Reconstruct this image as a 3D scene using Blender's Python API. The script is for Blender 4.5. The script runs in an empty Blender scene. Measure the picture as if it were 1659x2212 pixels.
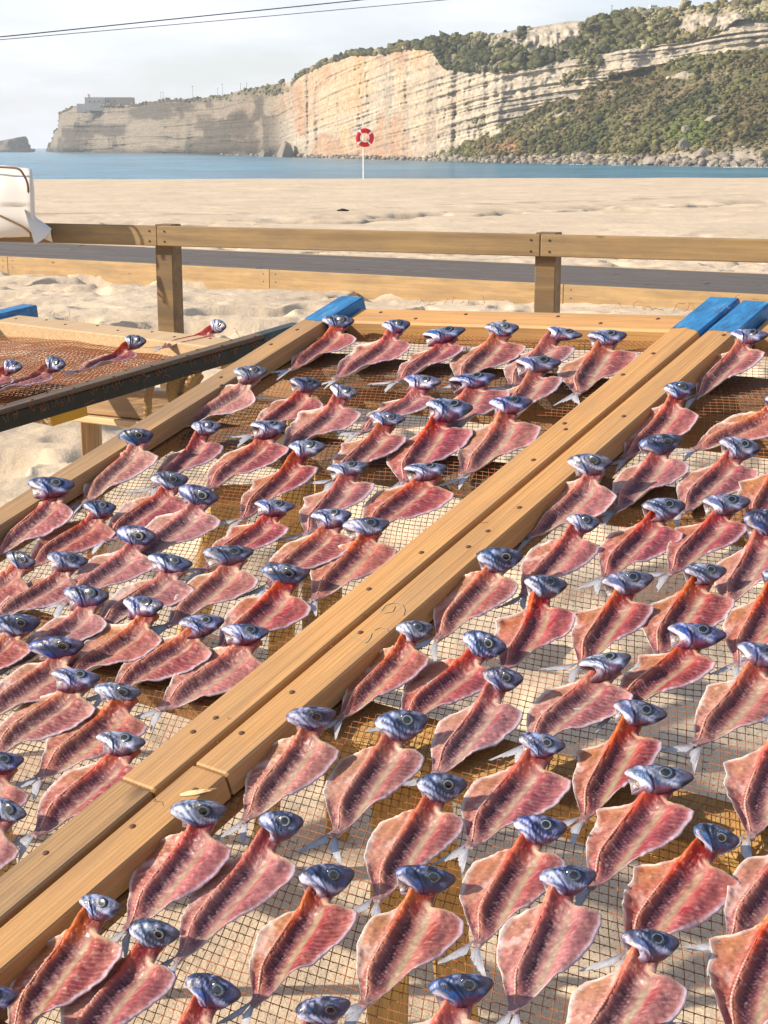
import bpy, math, random
import numpy as np
from mathutils import Matrix, Vector

# ------------------------------------------------------------------ camera, world, sun, exposure
SC = bpy.context.scene
FPX, CX, CY, HORIZON = 3320.0, 829.5, 1106.0, 316.0      # focal length etc. of the photograph (1659 x 2212 grid)
PITCH = math.atan((CY - HORIZON) / FPX)
EYE = np.array([0.0, 0.0, 1.45])
cam_data = bpy.data.cameras.new('camera')
cam_data.sensor_fit = 'VERTICAL'
cam_data.sensor_height = 24.0
cam_data.lens = 24.0 * FPX / 2212.0
cam_data.clip_start, cam_data.clip_end = 0.05, 20000.0
cam = bpy.data.objects.new('camera', cam_data)
SC.collection.objects.link(cam)
cam.location = EYE
cam.rotation_euler = (math.pi / 2 - PITCH, 0, 0)
SC.camera = cam

SUN_AZ, SUN_EL = math.radians(-94), math.radians(27)      # azimuth clockwise from the view direction (+Y)
world = bpy.data.worlds.new('World')
SC.world = world
world.use_nodes = True
wn, wl_ = world.node_tree.nodes, world.node_tree.links
wn.clear()
w_out = wn.new('ShaderNodeOutputWorld'); w_bg = wn.new('ShaderNodeBackground')
w_sky = wn.new('ShaderNodeTexSky')
w_sky.sky_type = 'NISHITA'; w_sky.sun_disc = False
w_sky.sun_elevation = SUN_EL; w_sky.sun_rotation = SUN_AZ
w_sky.air_density = 1.0; w_sky.dust_density = 1.2; w_sky.ozone_density = 1.5
w_tc = wn.new('ShaderNodeTexCoord'); w_map = wn.new('ShaderNodeMapping')
w_map.inputs['Scale'].default_value = (1.0, 1.0, 4.5)
w_noise = wn.new('ShaderNodeTexNoise')
w_noise.inputs['Scale'].default_value = 5.5; w_noise.inputs['Detail'].default_value = 6; w_noise.inputs['Roughness'].default_value = 0.55
w_ramp = wn.new('ShaderNodeMapRange')
w_ramp.inputs['From Min'].default_value = 0.36; w_ramp.inputs['From Max'].default_value = 0.66
w_ramp.inputs['To Min'].default_value = 0.45; w_ramp.inputs['To Max'].default_value = 1.0
w_mix = wn.new('ShaderNodeMix'); w_mix.data_type = 'RGBA'
w_mix.inputs['B'].default_value = (7.4, 7.5, 8.4, 1)    # thin high cloud veil, in the sky's own units
wl_.new(w_tc.outputs['Generated'], w_map.inputs['Vector']); wl_.new(w_map.outputs['Vector'], w_noise.inputs['Vector'])
wl_.new(w_noise.outputs['Fac'], w_ramp.inputs['Value']); 
# the veil is thick near the horizon (sea haze, thin cloud) and thins out towards the zenith
w_sep = wn.new('ShaderNodeSeparateXYZ'); wl_.new(w_tc.outputs['Generated'], w_sep.inputs['Vector'])
w_abs = wn.new('ShaderNodeMath'); w_abs.operation = 'ABSOLUTE'; wl_.new(w_sep.outputs['Z'], w_abs.inputs[0])
w_el = wn.new('ShaderNodeMapRange'); w_el.interpolation_type = 'SMOOTHSTEP'
w_el.inputs['From Min'].default_value = 0.0; w_el.inputs['From Max'].default_value = 0.75; w_el.inputs['To Min'].default_value = 0.92; w_el.inputs['To Max'].default_value = 0.22
wl_.new(w_abs.outputs['Value'], w_el.inputs['Value'])
w_mul = wn.new('ShaderNodeMath'); w_mul.operation = 'MULTIPLY'
wl_.new(w_ramp.outputs['Result'], w_mul.inputs[0]); wl_.new(w_el.outputs['Result'], w_mul.inputs[1]); wl_.new(w_mul.outputs['Value'], w_mix.inputs['Factor'])
wl_.new(w_sky.outputs['Color'], w_mix.inputs['A']); wl_.new(w_mix.outputs['Result'], w_bg.inputs['Color'])
w_bg.inputs['Strength'].default_value = 0.10
wl_.new(w_bg.outputs['Background'], w_out.inputs['Surface'])

sun_data = bpy.data.lights.new('sun', 'SUN')
sun_data.energy = 5.0; sun_data.angle = math.radians(0.6); sun_data.color = (1.0, 0.86, 0.68)
sun = bpy.data.objects.new('sun', sun_data)
SC.collection.objects.link(sun)
sun_dir = Vector((math.sin(SUN_AZ) * math.cos(SUN_EL), math.cos(SUN_AZ) * math.cos(SUN_EL), math.sin(SUN_EL)))
sun.rotation_euler = sun_dir.to_track_quat('Z', 'Y').to_euler()
sun.location = (-20, 0, 20)

SC.view_settings.view_transform = 'Standard'
SC.view_settings.look = 'None'
SC.view_settings.exposure = 0.66
SC.view_settings.gamma = 1.0
SC.view_settings.use_curve_mapping = False
SC.render.engine = 'CYCLES'
SC.cycles.use_denoising = True
SC.cycles.max_bounces = 6
SC.cycles.volume_bounces = 1
SC.cycles.caustics_reflective = False
SC.cycles.caustics_refractive = False

# ------------------------------------------------------------------ helpers
rng = np.random.default_rng(7)
random.seed(7)
COL = SC.collection

def ray(x, y):
    xc = (np.asarray(x, float) - CX) / FPX; yc = (CY - np.asarray(y, float)) / FPX
    return np.stack([xc, math.cos(PITCH) + yc * math.sin(PITCH), yc * math.cos(PITCH) - math.sin(PITCH)], -1)

def on_level(x, y, z):
    r = ray(x, y); t = (z - EYE[2]) / r[..., 2]
    return EYE + r * t[..., None] if r.ndim > 1 else EYE + r * t

def at_forward(x, y, dist):
    r = ray(x, y)
    return EYE + r * (dist / r[1])

def srgb(r, g, b):
    c = np.array([r, g, b], float) / 255.0
    return np.where(c <= 0.04045, c / 12.92, ((c + 0.055) / 1.055) ** 2.4)

def smooth(a, b, x):
    t = np.clip((x - a) / (b - a), 0, 1)
    return t * t * (3 - 2 * t)

def _hash(ix, iy, iz):
    h = (ix.astype(np.int64) * 374761393 + iy.astype(np.int64) * 668265263 + iz.astype(np.int64) * 2147483647) & 0xFFFFFFFF
    h = ((h ^ (h >> 13)) * 1274126177) & 0xFFFFFFFF
    h = ((h ^ (h >> 16)) * 2246822519) & 0xFFFFFFFF
    return ((h ^ (h >> 15)) & 0xFFFFFF) / float(0xFFFFFF)

def vnoise(x, y, z=0.0):
    x, y, z = np.broadcast_arrays(np.asarray(x, float), np.asarray(y, float), np.asarray(z, float))
    ix, iy, iz = np.floor(x), np.floor(y), np.floor(z)
    fx, fy, fz = x - ix, y - iy, z - iz
    fx, fy, fz = fx * fx * (3 - 2 * fx), fy * fy * (3 - 2 * fy), fz * fz * (3 - 2 * fz)
    ix, iy, iz = ix.astype(np.int64), iy.astype(np.int64), iz.astype(np.int64)
    r = 0
    for dx in (0, 1):
        wx = fx if dx else 1 - fx
        for dy in (0, 1):
            wy = fy if dy else 1 - fy
            for dz in (0, 1):
                wz = fz if dz else 1 - fz
                r = r + _hash(ix + dx, iy + dy, iz + dz) * wx * wy * wz
    return r * 2 - 1

def fbm(x, y, z=0.0, octaves=4, gain=0.5):
    a, r, f = 1.0, 0, 1.0
    for k in range(octaves):
        r = r + a * vnoise(np.asarray(x) * f + 17.3 * k, np.asarray(y) * f - 9.1 * k, np.asarray(z) * f + 3.7 * k)
        a *= gain; f *= 2.03
    return r

def mesh_data(name, verts, faces, mats=(), smooth_shade=False, colors=None, mat_index=None):
    """verts Nx3, faces: array Mx3 / Mx4 or a list of index lists"""
    me = bpy.data.meshes.new(name)
    verts = np.asarray(verts, np.float32).reshape(-1, 3)
    if isinstance(faces, np.ndarray) and faces.ndim == 2:
        m, k = faces.shape
        me.vertices.add(len(verts)); me.vertices.foreach_set('co', verts.ravel())
        me.loops.add(m * k); me.loops.foreach_set('vertex_index', faces.astype(np.int32).ravel())
        me.polygons.add(m)
        me.polygons.foreach_set('loop_start', (np.arange(m) * k).astype(np.int32))
        me.update(calc_edges=True)
        me.validate()
    else:
        me.from_pydata([tuple(map(float, v)) for v in verts], [], [tuple(int(i) for i in f) for f in faces])
        me.update()
    for mt in (mats if isinstance(mats, (list, tuple)) else [mats]):
        me.materials.append(mt)
    if smooth_shade:
        me.polygons.foreach_set('use_smooth', np.ones(len(me.polygons), bool))
    if mat_index is not None:
        me.polygons.foreach_set('material_index', np.asarray(mat_index, np.int32))
    if colors is not None:
        c = np.ones((len(verts), 4), np.float32); c[:, :3] = colors
        at = me.color_attributes.new('col', 'FLOAT_COLOR', 'POINT')
        at.data.foreach_set('color', c.ravel())
    return me

def link(name, data, parent=None, matrix=None, loc=None):
    o = bpy.data.objects.new(name, data)
    COL.objects.link(o)
    if parent is not None:
        o.parent = parent
    if matrix is not None:
        o.matrix_basis = matrix
    if loc is not None:
        o.location = loc
    return o

def tag(o, label=None, category=None, group=None, kind=None):
    if label: o['label'] = label
    if category: o['category'] = category
    if group: o['group'] = group
    if kind: o['kind'] = kind
    return o

def basis(o, x, y, z):
    m = Matrix.Identity(4)
    for i in range(3):
        m[i][0], m[i][1], m[i][2], m[i][3] = x[i], y[i], z[i], o[i]
    return m

def grid_faces(nr, nc, wrap=False):
    r = np.arange(nr - 1)[:, None]; c = np.arange(nc if wrap else nc - 1)[None, :]
    c2 = (c + 1) % nc
    return np.stack([r * nc + c, r * nc + c2, (r + 1) * nc + c2, (r + 1) * nc + c], -1).reshape(-1, 4)

def box(x0, x1, y0, y1, z0, z1, bevel=0.0):
    """chamfered box, length runs along y; returns verts, faces"""
    b = bevel
    if b <= 0:
        v = [(x, y, z) for y in (y0, y1) for x, z in ((x0, z0), (x1, z0), (x1, z1), (x0, z1))]
        f = [(0, 1, 2, 3), (7, 6, 5, 4), (0, 4, 5, 1), (1, 5, 6, 2), (2, 6, 7, 3), (3, 7, 4, 0)]
        return v, f
    ring = lambda y, i: [(x0 + b + i, y, z0 + i), (x1 - b - i, y, z0 + i), (x1 - i, y, z0 + b + i), (x1 - i, y, z1 - b - i), (x1 - b - i, y, z1 - i), (x0 + b + i, y, z1 - i), (x0 + i, y, z1 - b - i), (x0 + i, y, z0 + b + i)]
    v = ring(y0, b * .6) + ring(y0 + b, 0) + ring(y1 - b, 0) + ring(y1, b * .6)
    f = [tuple(range(8))] + [tuple(24 + i for i in reversed(range(8)))]
    for k in range(3):
        for i in range(8):
            j = (i + 1) % 8
            f.append((k * 8 + j, k * 8 + i, (k + 1) * 8 + i, (k + 1) * 8 + j))
    return v, f

def merge(parts):
    V, F, n = [], [], 0
    for v, f in parts:
        V += [tuple(p) for p in v]; F += [tuple(i + n for i in q) for q in f]; n += len(v)
    return V, F

def tube(path, radius, sides=6, caps=True):
    p = np.asarray(path, float); n = len(p)
    rad = np.broadcast_to(np.asarray(radius, float), (n,))
    t = np.gradient(p, axis=0); t /= np.linalg.norm(t, axis=1)[:, None] + 1e-12
    ref = np.array([0, 0, 1.0]) if abs(t[0][2]) < 0.9 else np.array([1.0, 0, 0])
    a = np.cross(t, ref); a /= np.linalg.norm(a, axis=1)[:, None] + 1e-12
    b = np.cross(t, a)
    th = np.arange(sides) * 2 * math.pi / sides
    v = p[:, None] + rad[:, None, None] * (np.cos(th)[None, :, None] * a[:, None] + np.sin(th)[None, :, None] * b[:, None])
    f = [tuple(q) for q in grid_faces(n, sides, True)]
    if caps:
        f += [tuple(reversed(range(sides))), tuple((n - 1) * sides + i for i in range(sides))]
    return v.reshape(-1, 3), f

def beam_between(p, q, w, h, bevel=0.003):
    """board from p to q: width w, height h; object matrix and mesh tuple (length along local y)"""
    p, q = np.asarray(p, float), np.asarray(q, float)
    y = q - p; L = np.linalg.norm(y); y /= L
    ref = np.array([0, 0, 1.0]) if abs(y[2]) < 0.95 else np.array([0, 1.0, 0])
    x = np.cross(y, ref); x /= np.linalg.norm(x); z = np.cross(x, y)
    return basis(p, x, y, z), box(-w / 2, w / 2, 0, L, -h / 2, h / 2, bevel)

ICO_V, ICO_F = None, None
def _ico():
    g = (1 + 5 ** .5) / 2
    v = np.array([(-1, g, 0), (1, g, 0), (-1, -g, 0), (1, -g, 0), (0, -1, g), (0, 1, g), (0, -1, -g), (0, 1, -g), (g, 0, -1), (g, 0, 1), (-g, 0, -1), (-g, 0, 1)], float)
    f = np.array([(0, 11, 5), (0, 5, 1), (0, 1, 7), (0, 7, 10), (0, 10, 11), (1, 5, 9), (5, 11, 4), (11, 10, 2), (10, 7, 6), (7, 1, 8), (3, 9, 4), (3, 4, 2), (3, 2, 6), (3, 6, 8), (3, 8, 9), (4, 9, 5), (2, 4, 11), (6, 2, 10), (8, 6, 7), (9, 8, 1)])
    return v / np.linalg.norm(v[0]), f
ICO_V, ICO_F = _ico()

def ico_sphere(level):
    v, f = ICO_V.copy(), ICO_F.copy()
    for _ in range(level):
        cache, nv, nf = {}, list(map(tuple, v)), []
        def mid(a, b):
            k = (min(a, b), max(a, b))
            if k not in cache:
                m = (np.array(nv[a]) + np.array(nv[b])) / 2
                cache[k] = len(nv); nv.append(tuple(m / np.linalg.norm(m)))
            return cache[k]
        for a, b, c in f:
            ab, bc, ca = mid(a, b), mid(b, c), mid(c, a)
            nf += [(a, ab, ca), (b, bc, ab), (c, ca, bc), (ab, bc, ca)]
        v, f = np.array(nv), np.array(nf)
    return v, f

# ------------------------------------------------------------------ materials
def material(name):
    m = bpy.data.materials.new(name); m.use_nodes = True
    return m, m.node_tree.nodes, m.node_tree.links, m.node_tree.nodes['Principled BSDF']

def node(nt, kind, **inp):
    n = nt.new(kind)
    for k, v in inp.items():
        n.inputs[k.replace('_', ' ')].default_value = v
    return n

def plain(name, color, rough=0.7, noise_scale=0, amount=0.25, bump=0.0, metallic=0.0):
    m, N, L, b = material(name)
    b.inputs['Roughness'].default_value = rough; b.inputs['Metallic'].default_value = metallic
    b.inputs['Base Color'].default_value = (*color, 1)
    if noise_scale:
        tc = N.new('ShaderNodeTexCoord'); nz = node(N, 'ShaderNodeTexNoise', Scale=noise_scale, Detail=5.0)
        L.new(tc.outputs['Object'], nz.inputs['Vector'])
        mx = N.new('ShaderNodeMix'); mx.data_type = 'RGBA'
        mx.inputs['A'].default_value = (*[c * (1 - amount) for c in color], 1); mx.inputs['B'].default_value = (*[min(1, c * (1 + amount)) for c in color], 1)
        L.new(nz.outputs['Fac'], mx.inputs['Factor']); L.new(mx.outputs['Result'], b.inputs['Base Color'])
        if bump:
            bp = node(N, 'ShaderNodeBump', Strength=bump, Distance=0.01); L.new(nz.outputs['Fac'], bp.inputs['Height']); L.new(bp.outputs['Normal'], b.inputs['Normal'])
    return m

def wood(name, light, dark, grain=120.0, stain=0.35, stain_col=None, rough=0.65, bump=0.35, knots=True):
    """grain runs along the object's local y"""
    m, N, L, b = material(name)
    tc = N.new('ShaderNodeTexCoord'); oi = N.new('ShaderNodeObjectInfo')
    off = N.new('ShaderNodeVectorMath'); off.operation = 'MULTIPLY_ADD'; off.inputs[1].default_value = (3, 7, 5)
    cmb = N.new('ShaderNodeCombineXYZ')
    for k in ('X', 'Y', 'Z'): L.new(oi.outputs['Random'], cmb.inputs[k])
    L.new(cmb.outputs['Vector'], off.inputs[0]); L.new(tc.outputs['Object'], off.inputs[2])
    mp = N.new('ShaderNodeMapping'); mp.inputs['Scale'].default_value = (1, 0.035, 1)
    L.new(off.outputs['Vector'], mp.inputs['Vector'])
    n1 = node(N, 'ShaderNodeTexNoise', Scale=grain, Detail=6.0, Roughness=0.62, Distortion=0.5)
    L.new(mp.outputs['Vector'], n1.inputs['Vector'])
    mp2 = N.new('ShaderNodeMapping'); mp2.inputs['Scale'].default_value = (1, 0.16, 1)
    L.new(off.outputs['Vector'], mp2.inputs['Vector'])
    n2 = node(N, 'ShaderNodeTexNoise', Scale=min(grain, 60.0) * 0.28, Detail=4.0, Roughness=0.55)
    L.new(mp2.outputs['Vector'], n2.inputs['Vector'])
    wv = N.new('ShaderNodeTexWave'); wv.inputs['Scale'].default_value = grain * 0.4; wv.inputs['Distortion'].default_value = 4.5; wv.inputs['Detail'].default_value = 3; wv.inputs['Detail Scale'].default_value = 1.2
    L.new(mp.outputs['Vector'], wv.inputs['Vector'])
    add = N.new('ShaderNodeMath'); add.operation = 'MULTIPLY_ADD'; add.inputs[1].default_value = 0.16
    L.new(wv.outputs['Fac'], add.inputs[0]); L.new(n1.outputs['Fac'], add.inputs[2])
    rp = N.new('ShaderNodeValToRGB'); rp.color_ramp.elements[0].position = 0.30; rp.color_ramp.elements[1].position = 0.78
    rp.color_ramp.elements[0].color = (*dark, 1); rp.color_ramp.elements[1].color = (*light, 1)
    L.new(add.outputs['Value'], rp.inputs['Fac'])
    sr = N.new('ShaderNodeMapRange'); sr.inputs['From Min'].default_value = 0.48; sr.inputs['From Max'].default_value = 0.72
    sr.inputs['To Max'].default_value = stain
    L.new(n2.outputs['Fac'], sr.inputs['Value'])
    mx = N.new('ShaderNodeMix'); mx.data_type = 'RGBA'; mx.inputs['B'].default_value = (*(stain_col or [c * 0.35 for c in dark]), 1)
    L.new(sr.outputs['Result'], mx.inputs['Factor']); L.new(rp.outputs['Color'], mx.inputs['A'])
    last = mx.outputs['Result']
    mp3 = N.new('ShaderNodeMapping'); mp3.inputs['Scale'].default_value = (1, 0.35, 1); L.new(off.outputs['Vector'], mp3.inputs['Vector'])
    n5 = node(N, 'ShaderNodeTexNoise', Scale=9.0, Detail=7.0, Roughness=0.7); L.new(mp3.outputs['Vector'], n5.inputs['Vector'])
    gr = N.new('ShaderNodeMapRange'); gr.inputs['From Min'].default_value = 0.42; gr.inputs['From Max'].default_value = 0.72; gr.inputs['To Max'].default_value = min(0.75, stain * 1.6)
    L.new(n5.outputs['Fac'], gr.inputs['Value'])
    gm = N.new('ShaderNodeMix'); gm.data_type = 'RGBA'; gm.inputs['B'].default_value = (light[0] * 0.42, light[0] * 0.31, light[0] * 0.20, 1)   # greyed, salt-worn patches
    L.new(gr.outputs['Result'], gm.inputs['Factor']); L.new(last, gm.inputs['A']); last = gm.outputs['Result']
    if knots:
        mk = N.new('ShaderNodeMapping'); mk.inputs['Scale'].default_value = (1, 0.42, 1); L.new(off.outputs['Vector'], mk.inputs['Vector'])
        vo = node(N, 'ShaderNodeTexVoronoi', Scale=4.5); L.new(mk.outputs['Vector'], vo.inputs['Vector'])
        kr = N.new('ShaderNodeMapRange'); kr.inputs['From Min'].default_value = 0.035; kr.inputs['From Max'].default_value = 0.075; kr.inputs['To Min'].default_value = 0.8; kr.inputs['To Max'].default_value = 0.0
        L.new(vo.outputs['Distance'], kr.inputs['Value'])
        m2 = N.new('ShaderNodeMix'); m2.data_type = 'RGBA'; m2.inputs['B'].default_value = (*[c * 0.4 for c in dark], 1)
        L.new(kr.outputs['Result'], m2.inputs['Factor']); L.new(last, m2.inputs['A']); last = m2.outputs['Result']
    hv = N.new('ShaderNodeHueSaturation'); vr = N.new('ShaderNodeMapRange'); vr.inputs['To Min'].default_value = 0.88; vr.inputs['To Max'].default_value = 1.1
    L.new(oi.outputs['Random'], vr.inputs['Value']); L.new(vr.outputs['Result'], hv.inputs['Value']); L.new(last, hv.inputs['Color'])
    L.new(hv.outputs['Color'], b.inputs['Base Color'])
    b.inputs['Roughness'].default_value = rough
    bp = node(N, 'ShaderNodeBump', Strength=bump, Distance=0.004)
    L.new(n1.outputs['Fac'], bp.inputs['Height']); L.new(bp.outputs['Normal'], b.inputs['Normal'])
    return m

def vertex_colored(name, rough=0.5, noise_scale=30.0, amount=0.18, bump=0.2, bump_dist=0.01, coat=0.0, spec=0.5, subsurface=0.0, rand=0.0, sss_scale=0.01):
    m, N, L, b = material(name)
    at = N.new('ShaderNodeAttribute'); at.attribute_name = 'col'
    tc = N.new('ShaderNodeTexCoord'); nz = node(N, 'ShaderNodeTexNoise', Scale=noise_scale, Detail=6.0, Roughness=0.65)
    L.new(tc.outputs['Object'], nz.inputs['Vector'])
    mr = N.new('ShaderNodeMapRange'); mr.inputs['From Min'].default_value = 0.25; mr.inputs['From Max'].default_value = 0.75
    mr.inputs['To Min'].default_value = 1 - amount; mr.inputs['To Max'].default_value = 1 + amount
    L.new(nz.outputs['Fac'], mr.inputs['Value'])
    hs = N.new('ShaderNodeHueSaturation')
    L.new(at.outputs['Color'], hs.inputs['Color']); L.new(mr.outputs['Result'], hs.inputs['Value'])
    if rand:
        oi = N.new('ShaderNodeObjectInfo')
        sr = N.new('ShaderNodeMapRange'); sr.inputs['To Min'].default_value = 1 - rand; sr.inputs['To Max'].default_value = 1 + rand
        L.new(oi.outputs['Random'], sr.inputs['Value']); L.new(sr.outputs['Result'], hs.inputs['Saturation'])
        fr = N.new('ShaderNodeMath'); fr.operation = 'MULTIPLY'; fr.inputs[1].default_value = 7.31; L.new(oi.outputs['Random'], fr.inputs[0])
        f2 = N.new('ShaderNodeMath'); f2.operation = 'FRACT'; L.new(fr.outputs['Value'], f2.inputs[0])
        hr = N.new('ShaderNodeMapRange'); hr.inputs['To Min'].default_value = 0.5 - rand * 0.07; hr.inputs['To Max'].default_value = 0.5 + rand * 0.07
        L.new(f2.outputs['Value'], hr.inputs['Value']); L.new(hr.outputs['Result'], hs.inputs['Hue'])
    L.new(hs.outputs['Color'], b.inputs['Base Color'])
    b.inputs['Roughness'].default_value = rough
    b.inputs['Specular IOR Level'].default_value = spec
    b.inputs['Coat Weight'].default_value = coat; b.inputs['Coat Roughness'].default_value = 0.18
    if subsurface:
        b.inputs['Subsurface Weight'].default_value = subsurface
        b.inputs['Subsurface Radius'].default_value = (1.0, 0.35, 0.25); b.inputs['Subsurface Scale'].default_value = sss_scale
    if bump:
        bp = node(N, 'ShaderNodeBump', Strength=bump, Distance=bump_dist)
        L.new(nz.outputs['Fac'], bp.inputs['Height']); L.new(bp.outputs['Normal'], b.inputs['Normal'])
    return m

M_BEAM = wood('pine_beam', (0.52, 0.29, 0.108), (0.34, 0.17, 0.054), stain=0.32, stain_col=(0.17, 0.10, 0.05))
M_BEAM_OLD = wood('weathered_pine', (0.42, 0.255, 0.11), (0.23, 0.125, 0.05), stain=0.55, stain_col=(0.12, 0.085, 0.055))
M_BEAM_GREY = wood('grey_weathered_wood', (0.20, 0.14, 0.085), (0.08, 0.052, 0.03), stain=0.6, stain_col=(0.035, 0.028, 0.022))
M_PALE = wood('pale_sawn_wood', (0.62, 0.45, 0.26), (0.44, 0.29, 0.15), stain=0.12)
M_RAIL = wood('railing_wood', (0.36, 0.24, 0.105), (0.20, 0.122, 0.05), grain=36, stain=0.35, stain_col=(0.10, 0.065, 0.03))
M_POST = wood('dark_post_wood', (0.24, 0.145, 0.055), (0.10, 0.055, 0.02), grain=30, stain=0.5, stain_col=(0.03, 0.02, 0.01), knots=False)
M_EDGE = wood('edge_board_wood', (0.44, 0.295, 0.14), (0.29, 0.18, 0.075), grain=40, stain=0.3)
M_DECK = wood('dark_deck_wood', (0.125, 0.105, 0.088), (0.062, 0.052, 0.045), grain=30, stain=0.3, knots=False)
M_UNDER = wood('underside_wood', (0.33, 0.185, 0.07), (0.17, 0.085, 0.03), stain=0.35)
M_GOLD = wood('support_wood', (0.55, 0.34, 0.10), (0.33, 0.18, 0.05), stain=0.2)
M_YELLOW = plain('yellow_painted_wood', (0.60, 0.38, 0.035), 0.6, 14, 0.2, 0.2)
M_BLACKWOOD = plain('dark_green_paint', (0.011, 0.014, 0.010), 0.65, 30, 0.5, 0.4)
M_TEAL = plain('worn_dark_teal_paint', (0.035, 0.055, 0.06), 0.65, 25, 0.6, 0.3)
M_NAIL = plain('rusty_nail', (0.09, 0.04, 0.022), 0.7)
M_BOLT = plain('dark_bolt', (0.015, 0.012, 0.01), 0.5)
M_NET = plain('rust_orange_net', (0.30, 0.10, 0.035), 0.75, 60, 0.55)
M_ROPE = plain('hemp_rope', (0.42, 0.28, 0.13), 0.85, 200, 0.35, 0.5)
M_CORD = plain('brown_cord', (0.16, 0.085, 0.045), 0.85, 120, 0.35)

def blue_paint():
    m, N, L, b = material('blue_paint')
    tc = N.new('ShaderNodeTexCoord'); mp = N.new('ShaderNodeMapping'); mp.inputs['Scale'].default_value = (1, 0.3, 1)
    L.new(tc.outputs['Object'], mp.inputs['Vector'])
    nz = node(N, 'ShaderNodeTexNoise', Scale=60.0, Detail=7.0, Roughness=0.7); L.new(mp.outputs['Vector'], nz.inputs['Vector'])
    rp = N.new('ShaderNodeValToRGB')
    e = rp.color_ramp.elements
    e[0].position = 0.30; e[0].color = (0.015, 0.06, 0.14, 1)
    e[1].position = 0.50; e[1].color = (0.018, 0.15, 0.36, 1)
    for p_, c_ in ((0.62, (0.03, 0.20, 0.43, 1)), (0.67, (0.30, 0.22, 0.12, 1))):
        el = e.new(p_); el.color = c_
    L.new(nz.outputs['Fac'], rp.inputs['Fac']); L.new(rp.outputs['Color'], b.inputs['Base Color'])
    b.inputs['Roughness'].default_value = 0.5
    bp = node(N, 'ShaderNodeBump', Strength=0.3, Distance=0.003); L.new(nz.outputs['Fac'], bp.inputs['Height']); L.new(bp.outputs['Normal'], b.inputs['Normal'])
    return m
M_BLUE = blue_paint()

def sand_material():
    m, N, L, b = material('beach_sand')
    tc = N.new('ShaderNodeTexCoord')
    n1 = node(N, 'ShaderNodeTexNoise', Scale=0.55, Detail=5.0, Roughness=0.6)
    n2 = node(N, 'ShaderNodeTexNoise', Scale=230.0, Detail=3.0, Roughness=0.7)
    n3 = node(N, 'ShaderNodeTexNoise', Scale=5.5, Detail=7.0, Roughness=0.62, Distortion=0.4)
    n4 = node(N, 'ShaderNodeTexNoise', Scale=1.9, Detail=5.0, Roughness=0.6)
    for n in (n1, n2, n3, n4): L.new(tc.outputs['Object'], n.inputs['Vector'])
    r1 = N.new('ShaderNodeValToRGB')
    r1.color_ramp.elements[0].color = (0.51, 0.415, 0.295, 1); r1.color_ramp.elements[1].color = (0.63, 0.525, 0.385, 1)
    r1.color_ramp.elements[0].position = 0.3; r1.color_ramp.elements[1].position = 0.7
    L.new(n1.outputs['Fac'], r1.inputs['Fac'])
    r2 = N.new('ShaderNodeMapRange'); r2.inputs['From Min'].default_value = 0.3; r2.inputs['From Max'].default_value = 0.7
    r2.inputs['To Min'].default_value = 0.72; r2.inputs['To Max'].default_value = 1.22
    L.new(n2.outputs['Fac'], r2.inputs['Value'])
    hs = N.new('ShaderNodeHueSaturation'); L.new(r1.outputs['Color'], hs.inputs['Color']); L.new(r2.outputs['Result'], hs.inputs['Value'])
    at = N.new('ShaderNodeAttribute'); at.attribute_name = 'col'          # shade of the track's dents painted in; moist shore sand is darker
    mm = N.new('ShaderNodeMix'); mm.data_type = 'RGBA'; mm.blend_type = 'MULTIPLY'; mm.inputs['Factor'].default_value = 1.0
    L.new(hs.outputs['Color'], mm.inputs['A']); L.new(at.outputs['Color'], mm.inputs['B'])
    L.new(mm.outputs['Result'], b.inputs['Base Color'])
    b.inputs['Roughness'].default_value = 0.92; b.inputs['Specular IOR Level'].default_value = 0.2
    b1 = node(N, 'ShaderNodeBump', Strength=0.3, Distance=0.10); L.new(n4.outputs['Fac'], b1.inputs['Height'])
    b2 = node(N, 'ShaderNodeBump', Strength=0.45, Distance=0.035); L.new(n3.outputs['Fac'], b2.inputs['Height']); L.new(b1.outputs['Normal'], b2.inputs['Normal'])
    b3 = node(N, 'ShaderNodeBump', Strength=0.5, Distance=0.003); L.new(n2.outputs['Fac'], b3.inputs['Height']); L.new(b2.outputs['Normal'], b3.inputs['Normal'])
    L.new(b3.outputs['Normal'], b.inputs['Normal'])
    return m
M_SAND = sand_material()

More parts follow.
